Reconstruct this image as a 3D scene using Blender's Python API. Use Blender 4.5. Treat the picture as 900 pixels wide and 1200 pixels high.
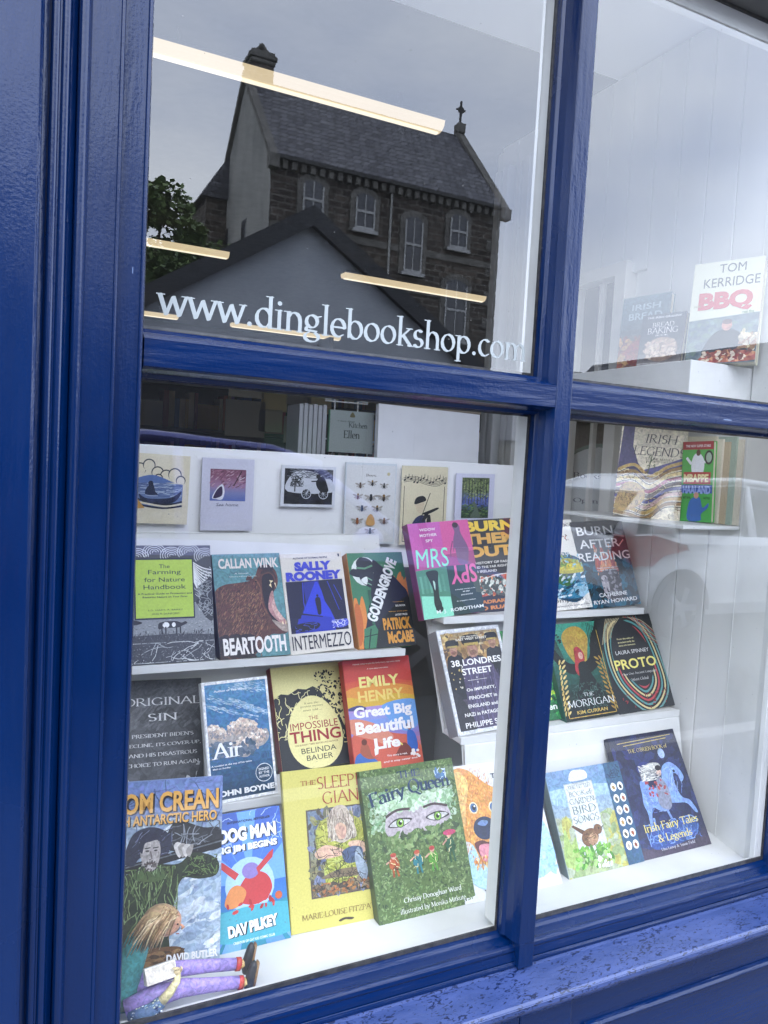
import bpy, math, random
from mathutils import Matrix, Vector
from mathutils.geometry import tessellate_polygon
R = math.radians
for o in list(bpy.data.objects): bpy.data.objects.remove(o)
sc = bpy.context.scene
COL = sc.collection

# ---------------------------------------------------------------- camera
def cam_axes(yaw, pitch, roll):
    y, p, r = R(yaw), R(pitch), R(roll)
    fwd = Vector((math.sin(y)*math.cos(p), math.cos(y)*math.cos(p), -math.sin(p)))
    right = Vector((math.cos(y), -math.sin(y), 0))
    down = fwd.cross(right)
    r2 = right*math.cos(r)+down*math.sin(r)
    d2 = -right*math.sin(r)+down*math.cos(r)
    return r2, -d2, -fwd
cd = bpy.data.cameras.new('camera'); cam = bpy.data.objects.new('camera', cd); COL.objects.link(cam)
X_, Y_, Z_ = cam_axes(26.424, 3.581, -3.096)
cam.matrix_world = Matrix(((X_.x, Y_.x, Z_.x, 0), (X_.y, Y_.y, Z_.y, -1.05), (X_.z, Y_.z, Z_.z, 1.5), (0, 0, 0, 1)))
cd.sensor_fit = 'VERTICAL'; cd.sensor_height = 24.0; cd.lens = 24.0*902/1200
cd.clip_start = 0.02; cd.clip_end = 3000
sc.camera = cam

# ---------------------------------------------------------------- sky, sun, exposure
SUN_EL, SUN_AZ = 58, 205            # overcast day, the sun a soft high brightness behind the viewer
w = bpy.data.worlds.new('World'); sc.world = w; w.use_nodes = True
nt = w.node_tree; N = nt.nodes; Lk = nt.links
bg = N['Background']
sky = N.new('ShaderNodeTexSky'); sky.sky_type = 'NISHITA'; sky.sun_disc = False
sky.sun_elevation = R(SUN_EL); sky.sun_rotation = R(SUN_AZ); sky.air_density = 1.5; sky.dust_density = 3
tc = N.new('ShaderNodeTexCoord'); mp = N.new('ShaderNodeMapping'); mp.inputs['Scale'].default_value = (1.2, 1.2, 3.2)
no = N.new('ShaderNodeTexNoise'); no.inputs['Scale'].default_value = 1.6; no.inputs['Detail'].default_value = 6; no.inputs['Roughness'].default_value = .55
cr = N.new('ShaderNodeValToRGB'); cr.color_ramp.elements[0].position = .32; cr.color_ramp.elements[1].position = .72
cr.color_ramp.elements[0].color = (.47, .55, .735, 1); cr.color_ramp.elements[1].color = (.78, .84, .94, 1)
sca = N.new('ShaderNodeVectorMath'); sca.operation = 'SCALE'; sca.inputs['Scale'].default_value = 16
mx = N.new('ShaderNodeMix'); mx.data_type = 'RGBA'; mx.inputs[0].default_value = .95
Lk.new(tc.outputs['Generated'], mp.inputs['Vector']); Lk.new(mp.outputs['Vector'], no.inputs['Vector'])
Lk.new(no.outputs['Fac'], cr.inputs['Fac']); Lk.new(sky.outputs['Color'], mx.inputs[6]); Lk.new(cr.outputs['Color'], sca.inputs[0]); Lk.new(sca.outputs[0], mx.inputs[7])
Lk.new(mx.outputs[2], bg.inputs['Color']); bg.inputs['Strength'].default_value = .15
sd = bpy.data.lights.new('sun', 'SUN'); sd.energy = .5; sd.angle = R(60); sd.color = (1, .96, .9)
sun = bpy.data.objects.new('sun', sd); COL.objects.link(sun)
sun.rotation_euler = (R(90-SUN_EL), 0, R(180-SUN_AZ+0)); sun.location = (0, -5, 12)
sc.view_settings.view_transform = 'Standard'; sc.view_settings.look = 'None'; sc.view_settings.gamma = 1
sc.view_settings.exposure = 1.54
sc.cycles.use_denoising = True; sc.cycles.max_bounces = 10; sc.cycles.transparent_max_bounces = 24
sc.cycles.diffuse_bounces = 5; sc.cycles.glossy_bounces = 4; sc.cycles.sample_clamp_indirect = 6

# ---------------------------------------------------------------- helpers
def lin(c):
    if isinstance(c, str):
        c = [int(c[i:i+2], 16)/255 for i in (0, 2, 4)]
        return tuple(x/12.92 if x <= .04045 else ((x+.055)/1.055)**2.4 for x in c)
    return tuple(c)
def tag(o, label=None, cat=None, group=None, kind=None):
    if label: o['label'] = label
    if cat: o['category'] = cat
    if group: o['group'] = group
    if kind: o['kind'] = kind
    return o
MATS = {}
def mat(name, c1, c2=None, rough=.5, scale=20, bump=0, bscale=60, stretch=(1, 1, 1), emit=None, coat=0, metal=0, spec=.5, attr=False, detail=4, trans=0, chips=False, art=False):
    if name in MATS: return MATS[name]
    m = bpy.data.materials.new(name); m.use_nodes = True; nt = m.node_tree; N = nt.nodes; L = nt.links
    b = N['Principled BSDF']; b.inputs['Roughness'].default_value = rough; b.inputs['Metallic'].default_value = metal
    b.inputs['Specular IOR Level'].default_value = spec
    b.inputs['Coat Weight'].default_value = coat; b.inputs['Coat Roughness'].default_value = .12
    tc = N.new('ShaderNodeTexCoord'); mp = N.new('ShaderNodeMapping'); mp.inputs['Scale'].default_value = stretch
    L.new(tc.outputs['Object'], mp.inputs['Vector'])
    no = N.new('ShaderNodeTexNoise'); no.inputs['Scale'].default_value = scale; no.inputs['Detail'].default_value = detail
    L.new(mp.outputs['Vector'], no.inputs['Vector'])
    if attr:
        a = N.new('ShaderNodeAttribute'); a.attribute_name = 'Col'
        hv = N.new('ShaderNodeHueSaturation'); mr = N.new('ShaderNodeMapRange'); mr.inputs[1].default_value = .32; mr.inputs[2].default_value = .68; mr.inputs[3].default_value = .66 if art else .92; mr.inputs[4].default_value = 1.28 if art else 1.06
        if art:
            no.inputs['Distortion'].default_value = 1.5; hm = N.new('ShaderNodeMapRange'); hm.inputs[1].default_value = .3; hm.inputs[2].default_value = .7; hm.inputs[3].default_value = .475; hm.inputs[4].default_value = .525; L.new(no.outputs['Color'], hm.inputs[0]); L.new(hm.outputs[0], hv.inputs['Hue'])
        L.new(no.outputs['Fac'], mr.inputs[0]); L.new(mr.outputs[0], hv.inputs['Value']); L.new(a.outputs['Color'], hv.inputs['Color'])
        L.new(hv.outputs[0], b.inputs['Base Color'])
    else:
        r = N.new('ShaderNodeValToRGB'); r.color_ramp.elements[0].position = .35; r.color_ramp.elements[1].position = .65
        r.color_ramp.elements[0].color = (*lin(c1), 1); r.color_ramp.elements[1].color = (*lin(c2 or c1), 1)
        L.new(no.outputs['Fac'], r.inputs['Fac']); L.new(r.outputs['Color'], b.inputs['Base Color'])
    if bump:
        n2 = N.new('ShaderNodeTexNoise'); n2.inputs['Scale'].default_value = bscale; n2.inputs['Detail'].default_value = 5
        L.new(mp.outputs['Vector'], n2.inputs['Vector'])
        bp = N.new('ShaderNodeBump'); bp.inputs['Strength'].default_value = bump; bp.inputs['Distance'].default_value = .002
        if chips:
            n4 = N.new('ShaderNodeTexNoise'); n4.inputs['Scale'].default_value = 260; n4.inputs['Detail'].default_value = 2; L.new(tc.outputs['Object'], n4.inputs['Vector'])
            ma = N.new('ShaderNodeMath'); ma.operation = 'MULTIPLY_ADD'; ma.inputs[1].default_value = .11; L.new(n4.outputs['Fac'], ma.inputs[0]); L.new(n2.outputs['Fac'], ma.inputs[2]); L.new(ma.outputs[0], bp.inputs['Height'])
        else: L.new(n2.outputs['Fac'], bp.inputs['Height'])
        L.new(bp.outputs['Normal'], b.inputs['Normal'])
    if chips:
        vo = N.new('ShaderNodeTexVoronoi'); vo.inputs['Scale'].default_value = 55; L.new(mp.outputs['Vector'], vo.inputs['Vector'])
        nz = N.new('ShaderNodeTexNoise'); nz.inputs['Scale'].default_value = 5; nz.inputs['Detail'].default_value = 8; L.new(tc.outputs['Object'], nz.inputs['Vector'])
        m1 = N.new('ShaderNodeMath'); m1.operation = 'LESS_THAN'; m1.inputs[1].default_value = .07; L.new(vo.outputs['Distance'], m1.inputs[0])
        m2 = N.new('ShaderNodeMath'); m2.operation = 'GREATER_THAN'; m2.inputs[1].default_value = .58; L.new(nz.outputs['Fac'], m2.inputs[0])
        m3 = N.new('ShaderNodeMath'); m3.operation = 'MULTIPLY'; L.new(m1.outputs[0], m3.inputs[0]); L.new(m2.outputs[0], m3.inputs[1])
        mxc = N.new('ShaderNodeMix'); mxc.data_type = 'RGBA'; mxc.inputs[7].default_value = (.12, .17, .3, 1); L.new(m3.outputs[0], mxc.inputs[0]); L.new(r.outputs['Color'], mxc.inputs[6]); L.new(mxc.outputs[2], b.inputs['Base Color'])
        rr = N.new('ShaderNodeMapRange'); rr.inputs[1].default_value = .35; rr.inputs[2].default_value = .65; rr.inputs[3].default_value = rough-.06; rr.inputs[4].default_value = rough+.1; L.new(nz.outputs['Fac'], rr.inputs[0]); L.new(rr.outputs[0], b.inputs['Roughness'])
    if emit: b.inputs['Emission Color'].default_value = (*lin(emit[0]), 1); b.inputs['Emission Strength'].default_value = emit[1]
    m['b'] = 1; MATS[name] = m
    return m
def glass_mat(name, refl=1.0, tint=(1, 1, 1), double=True, dirt=0.0):
    m = bpy.data.materials.new(name); m.use_nodes = True; nt = m.node_tree; N = nt.nodes; L = nt.links
    N.remove(N['Principled BSDF']); out = N['Material Output']
    def mth(op, *a):
        n = N.new('ShaderNodeMath'); n.operation = op
        for i, v in enumerate(a):
            if isinstance(v, (int, float)): n.inputs[i].default_value = v
            else: L.new(v, n.inputs[i])
        return n.outputs[0]
    g = N.new('ShaderNodeNewGeometry'); d = N.new('ShaderNodeVectorMath'); d.operation = 'DOT_PRODUCT'
    L.new(g.outputs['Incoming'], d.inputs[0]); L.new(g.outputs['True Normal'], d.inputs[1])
    c = mth('ABSOLUTE', d.outputs['Value']); x = mth('POWER', mth('SUBTRACT', 1.0, c), 5.0)
    r = mth('ADD', .043, mth('MULTIPLY', .957, x))
    f = mth('DIVIDE', mth('MULTIPLY', 4.0, r), mth('ADD', 1.0, mth('MULTIPLY', 3.0, r))) if double else r      # double glazed
    f = mth('MINIMUM', mth('MULTIPLY', f, refl), 1.0)
    tr = N.new('ShaderNodeBsdfTransparent'); tr.inputs['Color'].default_value = (*tint, 1)
    gl = N.new('ShaderNodeBsdfGlossy'); gl.inputs['Roughness'].default_value = 0.0
    mix = N.new('ShaderNodeMixShader'); L.new(f, mix.inputs[0]); L.new(tr.outputs[0], mix.inputs[1]); L.new(gl.outputs[0], mix.inputs[2])
    last = mix.outputs[0]
    if dirt:
        tc = N.new('ShaderNodeTexCoord'); no = N.new('ShaderNodeTexNoise'); no.inputs['Scale'].default_value = 9; no.inputs['Detail'].default_value = 6
        L.new(tc.outputs['Object'], no.inputs['Vector'])
        vo = N.new('ShaderNodeTexVoronoi'); vo.inputs['Scale'].default_value = 75; L.new(tc.outputs['Object'], vo.inputs['Vector'])
        sp = mth('MULTIPLY', mth('LESS_THAN', vo.outputs['Distance'], .07), mth('GREATER_THAN', no.outputs['Fac'], .56))
        fac = mth('ADD', mth('MULTIPLY', sp, .34), mth('MULTIPLY', no.outputs['Fac'], dirt))
        df = N.new('ShaderNodeBsdfDiffuse'); df.inputs['Color'].default_value = (.6, .6, .58, 1)
        m2 = N.new('ShaderNodeMixShader'); L.new(fac, m2.inputs[0]); L.new(last, m2.inputs[1]); L.new(df.outputs[0], m2.inputs[2]); last = m2.outputs[0]
    L.new(last, out.inputs['Surface'])
    return m
class MB:
    """collects shapes, then links them as one mesh object"""
    def __init__(s): s.V = []; s.F = []; s.C = []
    def face(s, pts, col=None):
        b = len(s.V); s.V += [tuple(p) for p in pts]; s.F.append(tuple(range(b, b+len(pts)))); s.C.append(col); return s
    def box(s, x0, x1, y0, y1, z0, z1, col=None, M=None):
        b = len(s.V); v = [(x, y, z) for x in (x0, x1) for y in (y0, y1) for z in (z0, z1)]
        if M: v = [tuple(M @ Vector(p)) for p in v]
        s.V += v
        for f in ((0, 1, 3, 2), (4, 6, 7, 5), (0, 4, 5, 1), (2, 3, 7, 6), (0, 2, 6, 4), (1, 5, 7, 3)):
            s.F.append(tuple(b+i for i in f)); s.C.append(col)
        return s
    def prism(s, pts, axis, a0, a1, col=None, M=None, closed=True):
        """2D outline extruded along an axis; pts are the other two coordinates in x,y,z order"""
        def mk(p, a):
            v = {'x': (a, p[0], p[1]), 'y': (p[0], a, p[1]), 'z': (p[0], p[1], a)}[axis]
            return tuple(M @ Vector(v)) if M else v
        b = len(s.V); n = len(pts); s.V += [mk(p, a0) for p in pts]+[mk(p, a1) for p in pts]
        for i in range(n if closed else n-1):
            j = (i+1) % n; s.F.append((b+i, b+j, b+n+j, b+n+i)); s.C.append(col)
        if closed:
            for t in tessellate_polygon([[Vector((p[0], p[1], 0)) for p in pts]]):
                s.F.append(tuple(b+i for i in t)); s.C.append(col); s.F.append(tuple(b+n+i for i in reversed(t))); s.C.append(col)
        return s
    def tube(s, pts, rad, seg=8, col=None, sq=(1, 1)):
        pts = [Vector(p) for p in pts]; n = len(pts); rs = rad if isinstance(rad, (list, tuple)) else [rad]*n
        b = len(s.V)
        for i, p in enumerate(pts):
            t = (pts[min(i+1, n-1)]-pts[max(i-1, 0)]).normalized()
            u = t.cross(Vector((0, 1, 0))); u = u.normalized() if u.length > .05 else t.cross(Vector((1, 0, 0))).normalized()
            v = t.cross(u)
            for k in range(seg):
                a = 2*math.pi*k/seg; s.V.append(tuple(p+u*math.cos(a)*rs[i]*sq[0]+v*math.sin(a)*rs[i]*sq[1]))
        for i in range(n-1):
            for k in range(seg):
                k2 = (k+1) % seg; s.F.append((b+i*seg+k, b+i*seg+k2, b+(i+1)*seg+k2, b+(i+1)*seg+k)); s.C.append(col)
        s.F.append(tuple(b+k for k in reversed(range(seg)))); s.C.append(col)
        s.F.append(tuple(b+(n-1)*seg+k for k in range(seg))); s.C.append(col)
        return s
    def ball(s, c, r, nu=12, nv=8, col=None):
        b = len(s.V); rx, ry, rz = r if isinstance(r, (tuple, list)) else (r, r, r)
        for j in range(nv+1):
            th = math.pi*j/nv
            for i in range(nu):
                a = 2*math.pi*i/nu; s.V.append((c[0]+rx*math.sin(th)*math.cos(a), c[1]+ry*math.sin(th)*math.sin(a), c[2]+rz*math.cos(th)))
        for j in range(nv):
            for i in range(nu):
                i2 = (i+1) % nu; s.F.append((b+j*nu+i, b+(j+1)*nu+i, b+(j+1)*nu+i2, b+j*nu+i2)); s.C.append(col)
        return s
    def build(s, name, m, parent=None, bevel=0, smooth=False, M=None):
        me = bpy.data.meshes.new(name); me.from_pydata(s.V, [], s.F); me.materials.append(m)
        if any(c is not None for c in s.C):
            at = me.color_attributes.new('Col', 'FLOAT_COLOR', 'CORNER'); buf = []
            for f, c in zip(s.F, s.C): buf += ([*(c or (.5, .5, .5)), 1.0])*len(f)
            at.data.foreach_set('color', buf)
        if smooth: me.polygons.foreach_set('use_smooth', [True]*len(me.polygons))
        me.update()
        o = bpy.data.objects.new(name, me); COL.objects.link(o)
        if parent: o.parent = parent
        if M: o.matrix_local = M
        if bevel:
            bv = o.modifiers.new('bevel', 'BEVEL'); bv.width = bevel; bv.segments = 2; bv.limit_method = 'ANGLE'; bv.angle_limit = R(35)
        return o
def empty(name, loc=(0, 0, 0), M=None):
    o = bpy.data.objects.new(name, None); COL.objects.link(o); o.empty_display_size = .05
    if M: o.matrix_world = M
    else: o.location = loc
    return o

# ---------------------------------------------------------------- lettering
_fc = {}
def sans(txt, bold=0.0):
    """outline of a text in Blender's built in sans face, scaled to a unit box"""
    k = (txt, bold)
    if k in _fc: return _fc[k]
    cu = bpy.data.curves.new('t', 'FONT'); cu.body = txt; cu.resolution_u = 3; cu.offset = bold; cu.dimensions = '2D'; cu.fill_mode = 'FRONT'
    o = bpy.data.objects.new('t', cu); COL.objects.link(o)
    dg = bpy.context.evaluated_depsgraph_get(); me = bpy.data.meshes.new_from_object(o.evaluated_get(dg))
    V = [(v.co.x, v.co.y, 0) for v in me.vertices]; F = [tuple(p.vertices) for p in me.polygons]
    bpy.data.objects.remove(o); bpy.data.curves.remove(cu); bpy.data.meshes.remove(me)
    _fc[k] = norm(V, F); return _fc[k]
def norm(V, F):
    if not V: return [], []
    x0 = min(v[0] for v in V); x1 = max(v[0] for v in V); y0 = min(v[1] for v in V); y1 = max(v[1] for v in V)
    return [((v[0]-x0)/(x1-x0), (v[1]-y0)/(y1-y0), v[2]) for v in V], F
# pen drawn roman letters: l = line through points, a = arc (cx cy rx ry from to), s = serif at a point
G = {
'A': (.9, "l .06 0 .44 1;l .44 1 .84 0;l .2 .36 .7 .36;s .06 0;s .84 0"), 'B': (.7, "l .12 0 .12 1;a .3 .76 .24 .24 90 -90;a .32 .27 .28 .27 90 -90;l .12 1 .3 1;l .12 .52 .32 .52;l .12 0 .32 0;s .1 0;s .1 1"),
'C': (.8, "a .46 .5 .4 .5 45 315"), 'D': (.88, "l .12 0 .12 1;a .34 .5 .46 .5 90 -90;l .12 1 .34 1;l .12 0 .34 0;s .1 0;s .1 1"),
'E': (.66, "l .12 0 .12 1;l .12 1 .58 1 .58 .9;l .12 .52 .46 .52;l .12 0 .6 0 .6 .12;s .1 0;s .1 1"), 'F': (.62, "l .12 0 .12 1;l .12 1 .58 1 .58 .88;l .12 .5 .46 .5;s .12 0;s .1 1"),
'G': (.86, "a .46 .5 .4 .5 45 300;l .74 .05 .74 .42;s .74 .42"), 'H': (.88, "l .12 0 .12 1;l .76 0 .76 1;l .12 .52 .76 .52;s .12 0;s .12 1;s .76 0;s .76 1"),
'I': (.34, "l .17 0 .17 1;s .17 0;s .17 1"), 'J': (.4, "l .24 1 .24 -.05;a .1 -.05 .14 .2 0 -90;s .24 1"), 'K': (.82, "l .12 0 .12 1;l .7 1 .14 .46;l .3 .58 .78 0;s .12 0;s .12 1;s .68 1;s .76 0"),
'L': (.64, "l .12 0 .12 1;l .12 0 .6 0 .6 .14;s .12 1"), 'M': (1.04, "l .12 0 .16 1;l .16 1 .52 .08;l .52 .08 .88 1;l .88 1 .92 0;s .12 0;s .92 0;s .14 1;s .9 1"),
'N': (.9, "l .12 0 .12 1;l .12 1 .78 0;l .78 0 .78 1;s .12 0;s .1 1;s .78 1"), 'O': (.94, "a .47 .5 .41 .5 0 360"), 'P': (.66, "l .12 0 .12 1;a .28 .74 .3 .26 90 -90;l .12 1 .28 1;l .12 .48 .28 .48;s .12 0;s .1 1"),
'Q': (.94, "a .47 .5 .41 .5 0 360;l .5 .06 .9 -.24"), 'R': (.76, "l .12 0 .12 1;a .3 .75 .26 .25 90 -90;l .12 1 .3 1;l .12 .5 .3 .5;l .32 .5 .72 0;s .12 0;s .1 1;s .72 0"),
'S': (.58, "a .29 .75 .2 .25 40 270;a .29 .25 .22 .25 90 -140"), 'T': (.78, "l .39 0 .39 1;l .06 .88 .06 1 .72 1 .72 .88;s .39 0"), 'U': (.86, "l .14 1 .14 .34;a .44 .34 .3 .34 180 360;l .74 .34 .74 1;s .14 1;s .74 1"),
'V': (.88, "l .06 1 .44 0;l .44 0 .82 1;s .06 1;s .82 1"), 'W': (1.24, "l .06 1 .36 0;l .36 0 .62 .9;l .62 .9 .9 0;l .9 0 1.18 1;s .06 1;s 1.18 1"), 'X': (.84, "l .08 1 .76 0;l .74 1 .08 0;s .08 1;s .76 0;s .08 0;s .74 1"),
'Y': (.82, "l .06 1 .41 .46;l .76 1 .41 .46;l .41 .46 .41 0;s .06 1;s .76 1;s .41 0"), 'Z': (.76, "l .08 .88 .08 1 .68 1 .08 0 .7 0 .7 .14"),
'a': (.54, "a .26 .42 .18 .24 150 0;l .44 .42 .44 .04;l .44 .04 .52 .03;a .24 .18 .19 .18 80 360"), 'b': (.62, "l .12 .04 .12 1.05;a .33 .32 .23 .32 -160 160;s .09 1.05"), 'c': (.5, "a .29 .32 .23 .32 50 310"),
'd': (.63, "l .5 0 .5 1.05;a .29 .32 .23 .32 20 340;s .47 1.05;s .54 0"), 'e': (.54, "a .28 .32 .23 .32 0 310;l .06 .34 .5 .34"), 'f': (.36, "l .16 0 .16 .85;a .32 .85 .16 .2 180 60;l .04 .62 .32 .62;s .16 0"),
'g': (.58, "a .27 .42 .19 .22 0 360;a .14 .16 .06 .07 90 270;l .14 .1 .42 .08;a .28 -.12 .24 .17 60 -240;l .42 .58 .55 .62"), 'h': (.64, "l .13 0 .13 1.05;a .33 .36 .2 .28 160 0;l .53 .36 .53 0;s .13 0;s .53 0;s .1 1.05"),
'i': (.3, "l .15 0 .15 .64;s .15 0;s .12 .64;d .15 .88"), 'j': (.3, "l .16 .64 .16 -.15;a .04 -.15 .12 .15 0 -90;d .16 .88"), 'k': (.6, "l .13 0 .13 1.05;l .5 .64 .15 .28;l .26 .36 .55 0;s .13 0;s .1 1.05;s .48 .64;s .55 0"),
'l': (.3, "l .15 0 .15 1.05;s .15 0;s .12 1.05"), 'm': (.96, "l .13 0 .13 .64;a .32 .36 .18 .28 160 0;l .5 .36 .5 0;a .68 .36 .18 .28 160 0;l .86 .36 .86 0;s .13 0;s .5 0;s .86 0;s .1 .64"),
'n': (.64, "l .13 0 .13 .64;a .33 .36 .2 .28 160 0;l .53 .36 .53 0;s .13 0;s .53 0;s .1 .64"), 'o': (.6, "a .3 .32 .24 .32 0 360"), 'p': (.62, "l .12 -.32 .12 .64;a .33 .32 .23 .32 -160 160;s .12 -.32;s .09 .64"),
'q': (.62, "l .5 -.32 .5 .64;a .29 .32 .23 .32 20 340;s .5 -.32"), 'r': (.44, "l .13 0 .13 .64;a .32 .4 .19 .22 170 50;s .13 0;s .1 .64"), 's': (.44, "a .22 .47 .14 .17 40 270;a .22 .16 .16 .16 90 -150"),
't': (.38, "l .17 .84 .17 .14;a .3 .14 .13 .14 180 300;l .04 .62 .34 .62"), 'u': (.64, "l .12 .64 .12 .22;a .32 .22 .2 .22 180 350;l .52 .64 .52 0;s .1 .64;s .49 .64;s .55 0"),
'v': (.58, "l .05 .64 .29 0;l .29 0 .53 .64;s .06 .64;s .52 .64"), 'w': (.86, "l .04 .64 .24 0;l .24 0 .43 .6;l .43 .6 .63 0;l .63 0 .82 .64;s .06 .64;s .8 .64"), 'x': (.56, "l .06 .64 .5 0;l .5 .64 .06 0;s .06 .64;s .5 0;s .06 0;s .5 .64"),
'y': (.58, "l .05 .64 .3 0;l .54 .64 .22 -.24 .08 -.3;s .06 .64;s .52 .64"), 'z': (.5, "l .06 .54 .06 .64 .44 .64 .06 0 .46 0 .46 .1"), '&': (.9, "a .36 .78 .17 .2 -60 200;l .2 .7 .8 0;a .34 .24 .26 .25 110 330;l .58 .14 .78 .5"),
'.': (.28, "d .14 .05"), ',': (.28, "d .14 .05;l .17 .05 .1 -.14"), '-': (.36, "l .06 .34 .3 .34"), "'": (.22, "l .12 1 .1 .78"), ' ': (.34, ""), ':': (.28, "d .14 .08;d .14 .5"), '/': (.4, "l .05 0 .35 1")}
def hull(P):
    P = sorted(set(P)); 
    def half(Q):
        h = []
        for p in Q:
            while len(h) > 1 and (h[-1][0]-h[-2][0])*(p[1]-h[-2][1])-(h[-1][1]-h[-2][1])*(p[0]-h[-2][0]) <= 1e-12: h.pop()
            h.append(p)
        return h[:-1]
    return half(P)+half(P[::-1])
def roman(txt, wt=.075, thin=.024, ang=18, shear=0, serif=True, raw=False, gap=.02):
    k = (txt, wt, thin, ang, shear, serif, raw)
    if k in _fc: return _fc[k]
    c_, s_ = math.cos(R(ang)), math.sin(R(ang)); nib = []
    for i in range(10):
        t = 2*math.pi*i/10; x, y = wt*math.cos(t), thin*math.sin(t); nib.append((x*c_-y*s_, x*s_+y*c_))
    V, F = [], []; X = 0; k2 = 0
    def add(poly, z):
        b = len(V); V.extend((x+y*shear, y, z) for x, y in poly); F.append(tuple(range(b, b+len(poly))))
    for ch in txt:
        adv, d = G.get(ch, G[' '])
        for st in d.split(';'):
            if not st: continue
            op, *n = st.split(); n = [float(v) for v in n]
            if op == 'l': pts = list(zip(n[0::2], n[1::2]))
            elif op == 'a':
                m = max(3, int(abs(n[5]-n[4])/28)); pts = [(n[0]+n[2]*math.cos(R(n[4]+(n[5]-n[4])*i/m)), n[1]+n[3]*math.sin(R(n[4]+(n[5]-n[4])*i/m))) for i in range(m+1)]
            elif op == 's':
                if not serif: continue
                hw = wt*1.9; z = (k2 % 40)*.0000035; k2 += 1; q = n[1]
                add([(X+n[0]-hw, q-.018), (X+n[0]+hw, q-.018), (X+n[0]+hw, q+.018), (X+n[0]-hw, q+.018)], z); continue
            elif op == 'd':
                z = (k2 % 40)*.0000035; k2 += 1; r = max(wt*1.15, .06)
                add([(X+n[0]+r*math.cos(i*.628), n[1]+r*math.sin(i*.628)) for i in range(10)], z); continue
            for p, q in zip(pts, pts[1:]):
                z = (k2 % 40)*.0000035; k2 += 1
                add(hull([(X+p[0]+a, p[1]+b) for a, b in nib]+[(X+q[0]+a, q[1]+b) for a, b in nib]), z)
        X += adv+gap
    _fc[k] = (V, F) if raw else norm(V, F)
    return _fc[k]

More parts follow.
